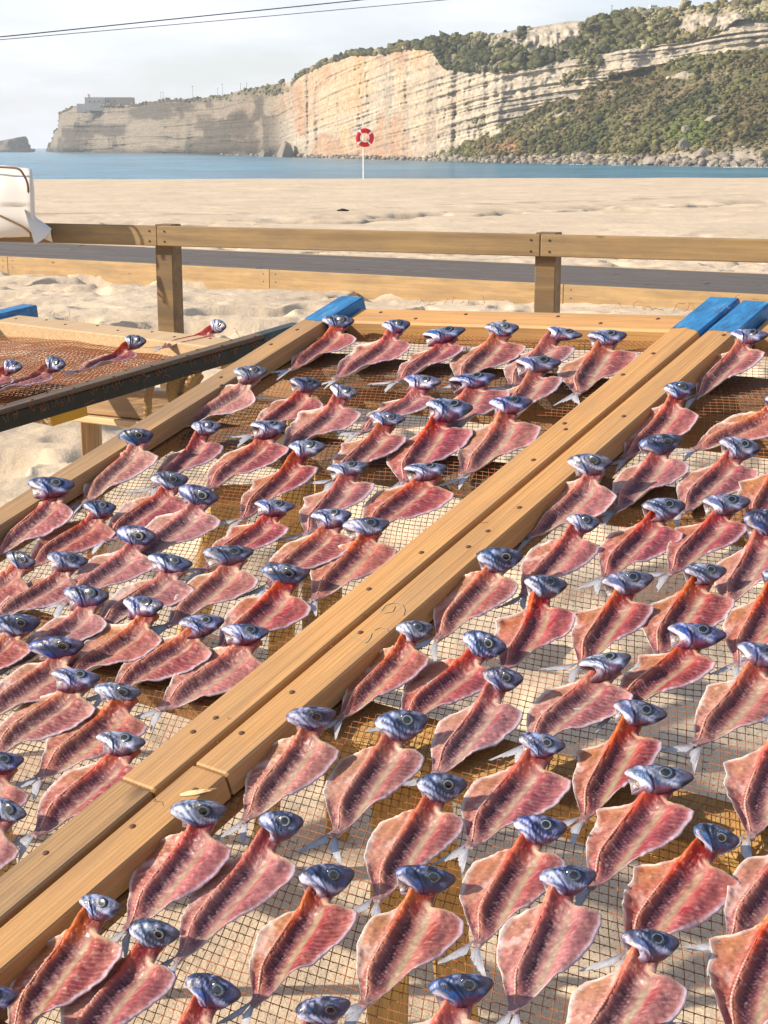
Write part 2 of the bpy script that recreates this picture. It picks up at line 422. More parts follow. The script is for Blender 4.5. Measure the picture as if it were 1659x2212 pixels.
def sea_material():
    m, N, L, b = material('sea_water')
    tc = N.new('ShaderNodeTexCoord')
    mp = N.new('ShaderNodeMapping'); mp.inputs['Scale'].default_value = (0.6, 1.0, 1); mp.inputs['Rotation'].default_value = (0, 0, 0.35)
    L.new(tc.outputs['Object'], mp.inputs['Vector'])
    n1 = node(N, 'ShaderNodeTexNoise', Scale=0.16, Detail=8.0, Roughness=0.62)
    n2 = node(N, 'ShaderNodeTexNoise', Scale=0.011, Detail=4.0, Roughness=0.55)
    L.new(mp.outputs['Vector'], n1.inputs['Vector']); L.new(mp.outputs['Vector'], n2.inputs['Vector'])
    rp = N.new('ShaderNodeValToRGB')
    rp.color_ramp.elements[0].color = (0.012, 0.125, 0.215, 1); rp.color_ramp.elements[0].position = 0.34
    rp.color_ramp.elements[1].color = (0.05, 0.26, 0.36, 1); rp.color_ramp.elements[1].position = 0.68
    L.new(n2.outputs['Fac'], rp.inputs['Fac'])
    n3 = node(N, 'ShaderNodeTexNoise', Scale=0.09, Detail=7.0, Roughness=0.7); L.new(mp.outputs['Vector'], n3.inputs['Vector'])
    r3 = N.new('ShaderNodeMapRange'); r3.inputs['From Min'].default_value = 0.35; r3.inputs['From Max'].default_value = 0.68; r3.inputs['To Min'].default_value = 0.55; r3.inputs['To Max'].default_value = 1.5
    L.new(n3.outputs['Fac'], r3.inputs['Value'])
    hs = N.new('ShaderNodeHueSaturation'); L.new(rp.outputs['Color'], hs.inputs['Color']); L.new(r3.outputs['Result'], hs.inputs['Value'])
    L.new(hs.outputs['Color'], b.inputs['Base Color'])
    b.inputs['Roughness'].default_value = 0.22; b.inputs['IOR'].default_value = 1.33
    bp = node(N, 'ShaderNodeBump', Strength=1.0, Distance=2.6); L.new(n1.outputs['Fac'], bp.inputs['Height']); L.new(bp.outputs['Normal'], b.inputs['Normal'])
    return m
M_SEA = sea_material()
M_CLIFF = vertex_colored('cliff_rock_and_scrub', rough=0.9, noise_scale=0.35, amount=0.22, bump=0.8, bump_dist=1.2, spec=0.2)
M_SCRUB = vertex_colored('scrub_leaves', rough=0.8, noise_scale=1.6, amount=0.5, bump=1.0, bump_dist=0.6, spec=0.2)
M_BOULDER = plain('limestone_boulder', (0.23, 0.20, 0.165), 0.9, 0.6, 0.5, 0.8)
M_FOAM = plain('sea_foam', (0.80, 0.82, 0.83), 0.8, 0.4, 0.12)

# ------------------------------------------------------------------ beach sand (one sheet, finer near the camera)
SEA_Z = EYE[2] - 8.0

def berm_y(x):                                   # forward distance of the berm crest before the water
    return 73.0 + 0.10 * x

def sand_height(x, y):
    r = np.hypot(x, y)
    big = 0.035 * fbm(x * 0.35, y * 0.35, 0.0, 3)
    # trampled footprints: soft pits with raised rims
    n0 = fbm(x * 0.9 + 3.0, y * 1.2, 12.0, 2)
    n1 = 0.75 * n0 * 0.6 + vnoise(x * 2.1 + 1.7 * vnoise(x * 1.1, y * 1.1), y * 2.9, 1.0)
    n2 = vnoise(x * 4.3, y * 5.9, 5.0)
    n3 = fbm(x * 11.0, y * 14.0, 9.0, 3)
    pits = -0.105 * smooth(-0.05, 0.75, n1) - 0.026 * smooth(0.0, 0.7, n2) + 0.006 * n3 + 0.022 * smooth(-0.1, 0.14, n1) * (1 - smooth(0.10, 0.3, n1))
    under = 1 - 0.7 * smooth(5.2, 3.6, y) * smooth(-1.2, -0.2, x + 0.1 * y)      # raked flat under the near racks
    far = 1 - 0.86 * smooth(17, 30, r)
    # walked track crossing the beach
    ty = np.where(x < -3.5, 30.5 + 0.12 * (x + 3.5), 30.5 + 0.87 * (x + 3.5))
    track = np.exp(-((y - ty) / 1.3) ** 2)
    tn = vnoise(x * 1.7, y * 2.0, 21.0)
    z = big + pits * under * far + track * (-0.04 - 0.22 * smooth(-0.2, 0.4, tn))
    # boardwalk strip: sand banked up a little before the edge board, flat below the deck
    d = y - berm_y(x)
    z = z * (1 - smooth(-6, 0, d) * 0.7)
    z = z - smooth(0.0, 8.0, d) * 1.1 - np.clip(d - 3, 0, None) * 0.115
    return z

az_in = np.radians(np.arange(-19.0, 19.01, 0.12))
az_out = np.radians(np.concatenate([np.linspace(19.6, 60, 46), np.linspace(64, 180, 22)]))
AZ = np.concatenate([-az_out[::-1], az_in, az_out[:-1]])
rr = [0.25]
while rr[-1] < 150:
    rr.append(rr[-1] * (1.0045 if 1.0 < rr[-1] < 46 else (1.02 if rr[-1] > 46 else 1.05)))
RR = np.array(rr)
A, R_ = np.meshgrid(AZ, RR)
sx, sy = R_ * np.sin(A), R_ * np.cos(A)
sz = sand_height(sx, sy)
sv = np.stack([sx, sy, sz], -1).reshape(-1, 3)
sf = grid_faces(len(RR), len(AZ), True)
centre = len(sv)
sv = np.vstack([sv, [[0, 0, 0]]])
ty_ = np.where(sx < -3.5, 30.5 + 0.12 * (sx + 3.5), 30.5 + 0.87 * (sx + 3.5))
dent_shade = np.exp(-((sy - ty_) / 1.25) ** 2) * smooth(-0.35, 0.25, vnoise(sx * 1.7, sy * 2.0, 21.0))  # shade painted into the dents of the walked track
dent_shade2 = 0.6 * np.exp(-((sy - ty_ - 4.5) / 0.8) ** 2) * smooth(0.0, 0.4, vnoise(sx * 1.9, sy * 2.2, 27.0))  # second band of shaded dents, in colour only
shore = smooth(-1.0, 3.0, sy - berm_y(sx))
dk = (1 - 0.52 * np.clip(dent_shade + dent_shade2, 0, 1)) * (1 - 0.35 * shore)
scol = np.ones((len(sv), 3)); scol[:-1] = (dk[..., None] * np.array([1, 1, 1.02])).reshape(-1, 3)
o = link('sand', mesh_data('sand', sv, sf, M_SAND, True, scol))
tag(o, kind='structure')

# ------------------------------------------------------------------ sea
ys = np.concatenate([np.linspace(60, 400, 12), np.geomspace(450, 6000, 14)])
xs = np.linspace(-6000, 6000, 9)
gx, gy = np.meshgrid(xs, ys)
o = link('sea_water', mesh_data('sea_water', np.stack([gx, gy, np.full_like(gx, SEA_Z)], -1).reshape(-1, 3), grid_faces(len(ys), len(xs)), M_SEA))
tag(o, kind='structure')

# ------------------------------------------------------------------ headland: terrain built column by column from its own plan and section
def ctrl(pts):
    p = np.array(pts, float)
    return lambda x: np.interp(x, p[:, 0], p[:, 1])
SKY = ctrl([(99, 327.0), (103, 319), (109, 313), (115, 302), (119, 285), (128, 278), (130, 246), (134, 241), (150, 236), (165, 229), (182, 226), (287, 227), (320, 221), (360, 216), (430, 212), (485, 207),
            (520, 196), (575, 185), (630, 176), (640, 165), (665, 152), (710, 132), (750, 117), (800, 111), (830, 108), (860, 94), (905, 94), (930, 80), (1005, 77), (1055, 76), (1105, 65),
            (1175, 54), (1220, 46), (1255, 45), (1330, 26), (1352, 22), (1405, 20), (1480, 15), (1580, 5), (1659, -3), (1900, -40), (2600, -120)])
BASE = ctrl([(99, 327.4), (120, 329), (135, 330), (270, 331.2), (430, 334), (525, 336), (700, 341.5), (830, 345), (1080, 352), (1330, 356), (1505, 359), (1659, 361), (1900, 364), (2600, 372)])
SCREE = ctrl([(99, 327), (135, 326), (430, 329), (600, 331), (700, 334), (900, 340), (950, 333), (1000, 318), (1040, 300), (1080, 275), (1130, 250), (1180, 224), (1230, 206), (1280, 189), (1330, 167), (1400, 147), (1500, 124), (1600, 108), (1659, 92), (1900, 60), (2600, -20)])
RIM = ctrl([(99, 327), (130, 250), (150, 240), (185, 229), (290, 230), (360, 221), (485, 221), (530, 219), (575, 214), (625, 199), (640, 176), (665, 158), (710, 138), (760, 122), (830, 116), (880, 106), (935, 108), (955, 148), (1000, 157), (1050, 150),
            (1100, 152), (1150, 150), (1200, 131), (1250, 122), (1300, 118), (1350, 110), (1400, 100), (1450, 94), (1500, 84), (1540, 76), (1575, 47), (1659, 33), (1900, 0), (2600, -80)])

CXS = np.concatenate([np.linspace(99, 135, 60, endpoint=False), np.linspace(135, 1700, 960), np.linspace(1712, 2600, 60)])
NS, NF, NU, NP = 64, 112, 56, 14

def column_profile(x):
    r = lambda y: ray(np.full_like(x, 1.0) * x, y)
    def tan_el(y):
        q = r(y); return q[..., 2] / np.hypot(q[..., 0], q[..., 1])
    yb = BASE(x); ysky = np.minimum(SKY(x), yb - 0.6); yr = np.clip(RIM(x), ysky + 0.2, yb - 0.4); yscr = np.clip(SCREE(x), yr + 0.1, yb - 0.2)
    d0 = (SEA_Z - EYE[2]) / tan_el(yb)
    z0 = np.full_like(x, SEA_Z)
    def advance(d, z, y, slope):
        te = tan_el(y)
        dn = (z - slope * d - EYE[2]) / (te - slope)
        return dn, EYE[2] + te * dn
    rows = []
    d, z = d0, z0
    for (ya, yb_, n, slope) in ((yb, yscr, NS, math.tan(math.radians(21))), (yscr, yr, NF, math.tan(math.radians(58))), (yr, ysky, NU, math.tan(math.radians(30)))):
        for k in range(n):
            t = (k + 1) / n
            y = ya + (yb_ - ya) * t
            if not rows:
                rows.append((d.copy(), z.copy(), yb.copy(), np.zeros_like(x)))
            d, z = advance(d, z, y, slope)
            rows.append((d.copy(), z.copy(), y.copy(), np.full_like(x, (0 if n == NS else 1 if n == NF else 2) + t * 0.999)))
    zt = z.copy()
    for k in range(NP):
        t = (k + 1) / NP
        d = d + 6 + 46 * t
        z = np.where(t > 0.85, SEA_Z - 3, zt - 2.0 * t)
        rows.append((d.copy(), z.copy(), ysky, np.full_like(x, 3.0 + t * 0.99)))
    return [np.array([q[i] for q in rows]) for i in range(4)]

cd, cz, cyi, czone = column_profile(CXS)
r0 = ray(CXS, np.full_like(CXS, HORIZON))
caz = np.arctan2(r0[:, 0], r0[:, 1])
caz2 = np.broadcast_to(caz, cd.shape)
X = np.broadcast_to(CXS, cd.shape)
# arc length along the shore
bx, by = cd[0] * np.sin(caz), cd[0] * np.cos(caz)
arc = np.concatenate([[0], np.cumsum(np.hypot(np.diff(bx), np.diff(by)))])
S = np.broadcast_to(arc, cd.shape)
dip = np.interp(arc, [0, arc[np.searchsorted(CXS, 600)], arc[-1]], [0, 0, 0.075 * (arc[-1] - arc[np.searchsorted(CXS, 600)])])
ZS = cz - dip + 1.5 * fbm(S * 0.012, cz * 0.02, 0, 2)        # height measured along the tilted beds
zone = czone.astype(int)
tz = czone - zone
inface = (zone == 1).astype(float)
fade = np.clip(np.minimum(czone * 6, 1), 0, 1) * (1 - smooth(2.7, 3.02, czone))
# outward relief: buttresses, gullies, ledges of the beds
farl = 1 - smooth(480, 640, X)
flute = 7.5 * (1 - 0.75 * farl) * fbm(S * 0.016, ZS * 0.006, 3.0, 3) + 3.0 * (1 - 0.6 * farl) * fbm(S * 0.07, ZS * 0.02, 8.0, 3) + farl * 22.0 * fbm(S * 0.0045, cz * 0.012, 5.0, 4, 0.55)
gully = -5.0 * smooth(0.45, 0.8, vnoise(S * 0.022, cz * 0.004, 31.0)) * smooth(560, 700, X)
bed = vnoise(ZS * 0.42, S * 0.004, 40.0) + 0.6 * vnoise(ZS * 1.1, S * 0.008, 44.0)
ledge = (1 - 0.75 * farl) * (1.7 + 1.2 * fbm(S * 0.02, ZS * 0.05, 46.0, 3)) * smooth(-0.35, 0.35, bed) + 1.4 * smooth(-0.1, 0.1, vnoise(ZS * 0.9, S * 0.012, 50.0))
ledge = ledge + farl * (6.0 * smooth(-0.12, 0.12, vnoise(ZS * 0.13, S * 0.0022, 47.0)) + 3.0 * smooth(-0.1, 0.1, vnoise(ZS * 0.3, S * 0.004, 48.0)))
block = 1.2 * fbm(S * 0.22, ZS * 0.3, cz * 0.1, 3)
wface = smooth(0.9, 1.12, czone) * (1 - smooth(1.95, 2.15, czone))
small = np.clip((CXS - 99) / 60, 0.12, 1)
disp = wface * (flute + gully + ledge + block) * small + (1 - wface) * fade * small * (3.0 * fbm(S * 0.03, cd * 0.05, 60.0, 4) + 1.2 * fbm(S * 0.15, cd * 0.3, 66.0, 3))
# rocky outcrops in the upper slope
outc = smooth(0.22, 0.42, fbm(S * 0.03, cz * 0.05, 70.0, 3)) * (zone == 2) * smooth(980, 1100, X)
disp = disp + outc * (4.0 + 2.5 * fbm(S * 0.3, cz * 0.3, 77.0, 2))
dd = cd - disp * fade
zz = cz + (1 - wface) * fade * 0.9 * fbm(S * 0.12, cd * 0.12, 80.0, 3) * small
cliff_v = np.stack([dd * np.sin(caz2), dd * np.cos(caz2), zz], -1)

# --- colours of rock and ground cover
def mixc(a, b, t):
    return a * (1 - t[..., None]) + b * t[..., None]
white = np.array([0.47, 0.41, 0.32]); grey = np.array([0.33, 0.29, 0.235]); orange = np.array([0.52, 0.335, 0.185]); rust = np.array([0.38, 0.215, 0.125])
tanrock = np.array([0.34, 0.275, 0.20]); darkveg = np.array([0.040, 0.050, 0.022]); olive = np.array([0.120, 0.115, 0.048]); brown = np.array([0.110, 0.085, 0.042]); dry = np.array([0.20, 0.155, 0.085]); bright = np.array([0.10, 0.145, 0.03])
warp = 6 * fbm(S * 0.02, cz * 0.04, 88.0, 3)
bcol = (0.35 + 0.65 * smooth(560, 700, X)) * (vnoise(ZS * 0.55, S * 0.003, 90.0) + 0.7 * vnoise(ZS * 1.5, S * 0.006, 95.0)) + 0.6 * fbm(S * 0.012 + warp * 0.02, cz * 0.06, 97.0, 4) * farl
rock = mixc(white, grey, 0.75 * smooth(-0.4, 1.0, bcol + 0.5 * fbm(S * 0.03, cz * 0.1, 91.0, 4)))
edge0 = fbm(S * 0.02, cz * 0.05, 141.0, 4)
o_amt = smooth(540, 720, X + 40 * edge0) * (1 - smooth(800, 1040, X + 60 * edge0)) * smooth(-0.7, 0.6, fbm(S * 0.012 + warp * 0.02, cz * 0.05, 100.0, 4, 0.6) + (cz - 20) / 45.0)
rock = mixc(rock, np.broadcast_to(orange, rock.shape), np.clip(o_amt, 0, 1) * (0.55 + 0.42 * smooth(-0.4, 0.5, fbm(S * 0.05, cz * 0.012, 104.0, 4, 0.6))))
ru = smooth(0.1, 0.9, fbm(S * 0.013 + warp * 0.03, cz * 0.035 + 0.05 * warp, 110.0, 5, 0.6)) * smooth(430, 560, X) * (1 - smooth(840, 980, X))
rock = mixc(rock, np.broadcast_to(rust, rock.shape), ru * 0.75)
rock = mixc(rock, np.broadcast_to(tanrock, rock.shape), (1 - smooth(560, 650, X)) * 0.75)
shade_blot = smooth(-0.1, 0.6, fbm(S * 0.010 + warp * 0.03, cz * 0.05, 113.0, 4, 0.6))
rock = rock * (1 - (1 - smooth(560, 660, X)) * (0.38 + 0.38 * shade_blot))[..., None]  # left headland's dim, patchy light painted in by darkening the rock
stain_ = smooth(0.15, 0.6, fbm(S * 0.06 + 0.02 * warp, cz * 0.010, 106.0, 4, 0.6)) * smooth(560, 680, X) * (1 - smooth(940, 1060, X))
rock = mixc(rock, np.broadcast_to(np.array([0.30, 0.25, 0.20]), rock.shape), 0.6 * stain_)
rock = rock * (0.86 + 0.22 * fbm(S * 0.5, ZS * 0.8, 0, 3))[..., None].clip(0.4, 1.4)
wet = (1 - smooth(SEA_Z + 3, SEA_Z + 10, cz + 2.5 * fbm(S * 0.02, 0 * S, 9.0, 3))) * (1 - smooth(560, 700, X))
rock = rock * (1 - 0.6 * wet)[..., None]
bare_ = smooth(0.35, 0.6, vnoise(S * 0.05, cz * 0.05, 118.0)) * (zone == 1) * (X > 1000)
vegmix = fbm(S * 0.03, cd * 0.04, 120.0, 4)
veg = mixc(np.broadcast_to(olive, rock.shape), np.broadcast_to(brown, rock.shape), 0.8 * smooth(-0.1, 0.6, vegmix))
veg = mixc(veg, np.broadcast_to(darkveg, rock.shape), 0.75 * smooth(0.15, 0.7, fbm(S * 0.05, cd * 0.06, 130.0, 4)))
veg = mixc(veg, np.broadcast_to(np.array([0.21, 0.17, 0.10]), rock.shape), 0.7 * smooth(0.25, 0.7, fbm(S * 0.035, cd * 0.05, 133.0, 4)))
veg = mixc(veg, np.broadcast_to(bright, rock.shape), np.exp(-((X - 1495) / 45) ** 2 - ((cyi - 285) / 26) ** 2) * 0.8)
vcov = np.zeros_like(X)
edge = fbm(S * 0.05, cz * 0.12, 140.0, 4)
scree_on = smooth(930, 1010, X)
vcov = np.where(zone == 0, scree_on * smooth(-0.5, -0.05, 0.8 * edge + 0.75 - 1.1 * smooth(0.55, 1.0, tz) * smooth(-0.1, 0.5, fbm(ZS * 0.35, S * 0.01, 0, 2) + 0.25)) * smooth(0.06, 0.16, tz + 0.05 * edge), vcov)
vcov = np.where(zone == 1, smooth(0.15, 0.5, edge + 0.25 * smooth(1000, 1300, X) - 0.5 * (1 - smooth(0.0, 0.25, np.abs(tz - 0.5) - 0.35))) * smooth(980, 1100, X) * 0.9, vcov)
dense = smooth(900, 960, X) * (1 - smooth(1330, 1460, X))
drytop = smooth(1330, 1460, X)
vcov = np.where(zone == 2, np.clip(0.93 - 1.0 * outc - 0.5 * smooth(0.3, 0.6, edge), 0, 1), vcov)
vcov = np.where((zone == 2) & (X < 640), np.clip(0.55 + edge, 0, 0.9), vcov)
vcov = np.where(zone == 3, 1.0, vcov)
vt = mixc(np.broadcast_to(darkveg, rock.shape), np.broadcast_to(dry, rock.shape), drytop * 0.8)
vt = mixc(vt, np.broadcast_to(olive, rock.shape), smooth(-0.2, 0.4, vegmix) * 0.6)
vt = mixc(vt, np.broadcast_to(np.array([0.13, 0.115, 0.06]), rock.shape), (1 - smooth(600, 680, X)) * 0.8)
veg = np.where((zone >= 2)[..., None], vt, veg)
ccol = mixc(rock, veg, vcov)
toe = (1 - smooth(0.0, 0.10, tz)) * (zone == 0)
ccol = mixc(ccol, np.broadcast_to(np.array([0.16, 0.14, 0.115]), rock.shape), toe * 0.8)
pink = np.exp(-((X - 1115) / 60) ** 2) * np.exp(-((cyi - 318) / 14) ** 2)
ccol = mixc(ccol, np.broadcast_to(np.array([0.42, 0.235, 0.15]), rock.shape), np.clip(pink * (0.6 + edge), 0, 0.9))
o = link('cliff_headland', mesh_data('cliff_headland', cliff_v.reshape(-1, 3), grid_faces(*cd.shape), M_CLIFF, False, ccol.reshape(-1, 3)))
tag(o, kind='structure')

def terrain_point(x, y, zone_pick=None):
    """surface point of the headland seen at photo position x, y"""
    j = int(np.argmin(np.abs(CXS - x)))
    col = cyi[:NS + NF + NU + 1, j]
    i = int(np.argmin(np.abs(col - y)))
    return cliff_v[i, j]

# --- scrub: thousands of small bushes that read as ground cover
pv = np.clip(vcov, 0, 1) * np.where(zone == 2, 0.5 + 0.55 * dense, 1.0) * (zone < 3) * (CXS < 1720)
pv[:, CXS < 640] *= 0.25
area = np.ones_like(pv)
prob = (pv * area).ravel(); prob /= prob.sum()
NB = 17000
pick = rng.choice(prob.size, NB, p=prob)
ctr = cliff_v.reshape(-1, 3)[pick]
isup = (zone.ravel()[pick] >= 2)
size = np.where(isup, rng.gamma(2.4, 0.48, NB), rng.gamma(2.2, 0.32, NB)).clip(0.3, 3.6)
basec = ccol.reshape(-1, 3)[pick]
bushc = basec * rng.uniform(0.4, 1.4, (NB, 1)) * np.array([0.95, 1.0, 0.8])
bv = np.empty((NB, 12, 3)); jit = rng.uniform(0.35, 1.4, (NB, 12, 1))
th = rng.uniform(0, 6.28, NB)
rot = np.stack([np.stack([np.cos(th), -np.sin(th), 0 * th], -1), np.stack([np.sin(th), np.cos(th), 0 * th], -1), np.stack([0 * th, 0 * th, 0 * th + 1], -1)], 1)
loc = np.einsum('nij,kj->nki', rot, ICO_V) * jit * size[:, None, None] * np.array([1.0, 1.0, 0.75])
bv = ctr[:, None] + loc + np.array([0, 0, 0.25]) * size[:, None, None]
bf = (ICO_F[None] + 12 * np.arange(NB)[:, None, None]).reshape(-1, 3)
bc = np.repeat(bushc[:, None], 12, 1) * rng.uniform(0.6, 1.4, (NB, 12, 1))
o = link('scrub', mesh_data('scrub', bv.reshape(-1, 3), bf, M_SCRUB, False, bc.reshape(-1, 3)))
tag(o, 'low dark green and brown scrub covering the cliff slopes', kind='stuff')

# --- boulders and rubble along the shore
def rock_mesh(name, seed, level=3, amp=0.10, mat=None):
    """angular block: a ball cut by random planes, then roughened"""
    rg = np.random.default_rng(int(seed * 10) + 3)
    v, f = ico_sphere(level)
    v = v * np.array([1.15, 0.95, 0.9])
    for _ in range(15):
        n = rg.normal(0, 1, 3); n /= np.linalg.norm(n); o_ = rg.uniform(0.52, 0.82)
        ex = np.clip(v @ n - o_, 0, None); v = v - ex[:, None] * n
    v = v * (1 + amp * fbm(v[:, 0] * 3 + seed, v[:, 1] * 3, v[:, 2] * 3, 3))[:, None] * 1.25
    return mesh_data(name, v, f, mat or M_BOULDER)
ROCKS = [rock_mesh('boulder', s * 7.7) for s in range(5)]
big_spec = [(1479, 322, 5.4, 'tall pale boulder standing above the rubble at the foot of the green slope'),
            (1519, 338, 6.2, 'broad wedge boulder leaning in the shore rubble below the green slope'),
            (1566, 344, 5.0, 'pale pointed boulder at the waterline near the right edge'),
            (1479, 282, 4.8, 'grey boulder lodged on the bright green patch of the slope'),
            (1533, 262, 6.0, 'cluster-like grey boulder highest up on the scrub slope'),
            (1262, 338, 3.6, 'sharp-edged pale boulder on the shore below the pink soil'),
            (1042, 332, 4.0, 'pale boulder at the left end of the shore rubble')]
for k, (x, y, s, lab) in enumerate(big_spec):
    p = terrain_point(x, y)
    o = link('boulder', ROCKS[k % 5])
    s *= 0.78
    o.location = (p[0], p[1], p[2] + s * 0.15); o.scale = (s * 0.62, s * 0.62, s * (0.75 if k == 0 else 0.55)); o.rotation_euler = (0.3 * math.sin(k), 0.35 * math.cos(2 * k), k * 1.3)
    tag(o, lab, 'boulder', 'boulders at the foot of the cliff')
for k in range(60):
    x = 900 + 760 * (k + rng.uniform(0, 1)) / 60
    y = BASE(x) - rng.uniform(0.5, 13) * smooth(880, 1150, x) - rng.uniform(0, 2)
    p = terrain_point(float(x), float(y)); s = rng.gamma(2.6, 0.30) + 0.35
    o = link('boulder', ROCKS[k % 5]); o.location = (p[0], p[1] - 1.0, p[2] + s * 0.2)
    o.scale = (s, s * rng.uniform(0.7, 1.1), s * rng.uniform(0.6, 0.95)); o.rotation_euler = tuple(rng.uniform(-0.5, 0.5, 2)) + (rng.uniform(0, 6),)
    tag(o, 'grey boulder in the rubble strip along the waterline of the cliff', 'boulder', 'boulders at the foot of the cliff')
NB = 1800
xk = np.concatenate([rng.uniform(930, 1690, 1300), rng.uniform(480, 930, 500)])
yk = BASE(xk) - np.abs(rng.normal(0, 1, NB)) * np.where(xk > 930, 6.5, 3.0) * smooth(450, 700, xk)
ctr = np.array([terrain_point(a, b) for a, b in zip(xk, yk)])
size = rng.gamma(2.2, 0.36, NB).clip(0.3, 2.4)
loc = ICO_V[None] * rng.uniform(0.6, 1.25, (NB, 12, 1)) * size[:, None, None] * np.array([1, 1, 0.8])
rv = ctr[:, None] + loc + np.array([0, -0.8, 0.15]) * size[:, None, None]
rc = np.array([0.23, 0.20, 0.165]) * rng.uniform(0.45, 1.5, (NB, 1, 1)) * np.ones((NB, 12, 1))
o = link('shore_rubble', mesh_data('shore_rubble', rv.reshape(-1, 3), (ICO_F[None] + 12 * np.arange(NB)[:, None, None]).reshape(-1, 3), M_CLIFF, False, rc.reshape(-1, 3)))
tag(o, 'loose pale rocks heaped along the foot of the cliff', kind='stuff')
# fallen slab on the shore below the orange face
def slab(x, y, w, h, lab, k):
    p = terrain_point(x, y)
    o = link('fallen_slab', ROCKS[k]); o.location = (p[0] - 4, p[1] - 14, SEA_Z + h * 0.25); o.scale = (w * 0.8, w * 0.6, h); o.rotation_euler = (0.2, -0.75, 0.5 + k)
    tag(o, lab, 'rock', 'fallen slabs under the orange cliff')
slab(630, 318, 9, 10, 'dark fallen slab leaning below the orange cliff face', 1)
slab(586, 326, 6, 6, 'smaller fallen slab left of the dark leaning one', 3)

# --- sea stack off the point
v, f = ico_sphere(4)
n = fbm(v[:, 0] * 2, v[:, 1] * 2, v[:, 2] * 4, 4)
v = v * (1 + 0.18 * n)[:, None]
v[:, 2] = np.clip(v[:, 2] + 0.12 * fbm(v[:, 0] * 3, v[:, 1] * 3, 5.0, 2), -1, 0.62 + 0.2 * v[:, 0])
pm = at_forward(33, 326, 2250)
v = v * np.array([26, 22, 26]) + np.array([pm[0] - 3, pm[1], SEA_Z + 2])
o = link('sea_stack', mesh_data('sea_stack', v, f, M_CLIFF, False, np.broadcast_to(np.array([0.20, 0.165, 0.13]), v.shape) * (0.9 + 0.3 * n)[:, None]))
tag(o, 'small dark rock islet in the sea left of the headland', 'rock')

# --- foam at the foot of the cliffs
foam_spots = [(235, 275, 330.2, 2.0), (262, 272, 327.5, 4.0), (700, 760, 342.3, 1.0), (800, 830, 343.8, 2.2), (816, 826, 341.0, 4.5), (1062, 1090, 351.2, 1.2), (1180, 1200, 353.8, 1.6), (1230, 1262, 355.0, 1.8), (1320, 1346, 356.4, 1.5), (1440, 1500, 358.6, 1.0), (1560, 1659, 360.8, 2.0), (1500, 1545, 359.4, 0.9)]
for k, (xa, xb, y, h) in enumerate(foam_spots):
    n = max(10, int((xb - xa) * 0.9)); V, F = [], []
    xx = rng.uniform(xa, xb, n)
    for q in range(n):
        p = on_level(xx[q], min(y, 361.5) + rng.uniform(-0.2, 0.8), SEA_Z)
        D = p[1]; s = D / 3413 * h * rng.uniform(0.25, 0.6)
        jv = ICO_V * rng.uniform(0.6, 1.3, (12, 1)) * np.array([s * 1.8, s, s * 0.8]) + p + np.array([0, -2.0, s * 0.2])
        F.append(ICO_F + 12 * q); V.append(jv)
    o = link('foam', mesh_data('foam', np.concatenate(V), np.concatenate(F), M_FOAM, True))
    tag(o, 'white surf breaking along the cliff foot', kind='stuff')

# --- fort with red lantern on the point
M_FORT = plain('fort_plaster', (0.40, 0.36, 0.31), 0.9, 0.3, 0.2)
M_FORT_D = plain('fort_shaded', (0.27, 0.235, 0.20), 0.9, 0.3, 0.3)  # darker copy of the plaster; shading of the right-hand blocks put into colour
M_DARK = plain('dark_opening', (0.03, 0.028, 0.028), 0.7)
M_RED = plain('red_paint', (0.50, 0.03, 0.02), 0.5)
M_WHITE = plain('white_paint', (0.80, 0.79, 0.76), 0.5)
M_GLASS = plain('dark_glass', (0.02, 0.025, 0.03), 0.1)
tp = terrain_point(235, 226)
fort = link('fort', None, loc=(tp[0], tp[1] + 12, tp[2]))
tag(fort, 'small stone fort with flat roofs and red lantern on the headland tip', 'fort')
u_m = fort.location[1] / 3413.0                       # metres per photo pixel at the fort
def fbox(name, xa, xb, ya, yb, y0, y1, mat, parent):
    X0, X1 = (xa - 235) * u_m, (xb - 235) * u_m
    zb, zt = (227 - yb) * u_m - (6 if yb > 226 else 0), (227 - ya) * u_m
    return link(name, mesh_data(name, *box(X0, X1, y0, y1, zb, zt, 0), mat), parent)
w1 = fbox('keep', 184, 226.5, 211.5, 228, 0, 20, M_FORT, fort)
w2 = fbox('middle_block', 226, 258, 210.5, 230, 3, 24, M_FORT_D, fort)
w3 = fbox('bastion', 257.5, 286.5, 211, 232, -4, 18, M_FORT_D, fort)
fbox('outer_wall', 166, 184.5, 224, 231, 2, 12, M_FORT, fort)
for xa in (193, 203, 213):
    fbox('window', xa, xa + 2.6, 218, 221, -0.4, 0.4, M_DARK, w1)
for xa in (233, 246):
    fbox('window', xa, xa + 2.4, 217, 220, 2.6, 3.3, M_DARK, w2)
for xa in range(184, 226, 6):
    fbox('merlon', xa, xa + 3.2, 210.2, 211.5, 0.2, 3, M_FORT, w1)
lan = link('lantern', mesh_data('lantern', *merge([tube([(-24.6, 4, 8.3), (-24.6, 4, 11.6)], 1.5, 10), tube([(-24.6, 4, 11.6), (-24.6, 4, 12.2), (-24.6, 4, 13.2)], [1.9, 1.7, 0.2], 10)]), M_RED), fort)
link('lantern_glass', mesh_data('lantern_glass', *tube([(-24.6, 4, 10.2), (-24.6, 4, 11.2)], 1.56, 10), M_WHITE), lan)

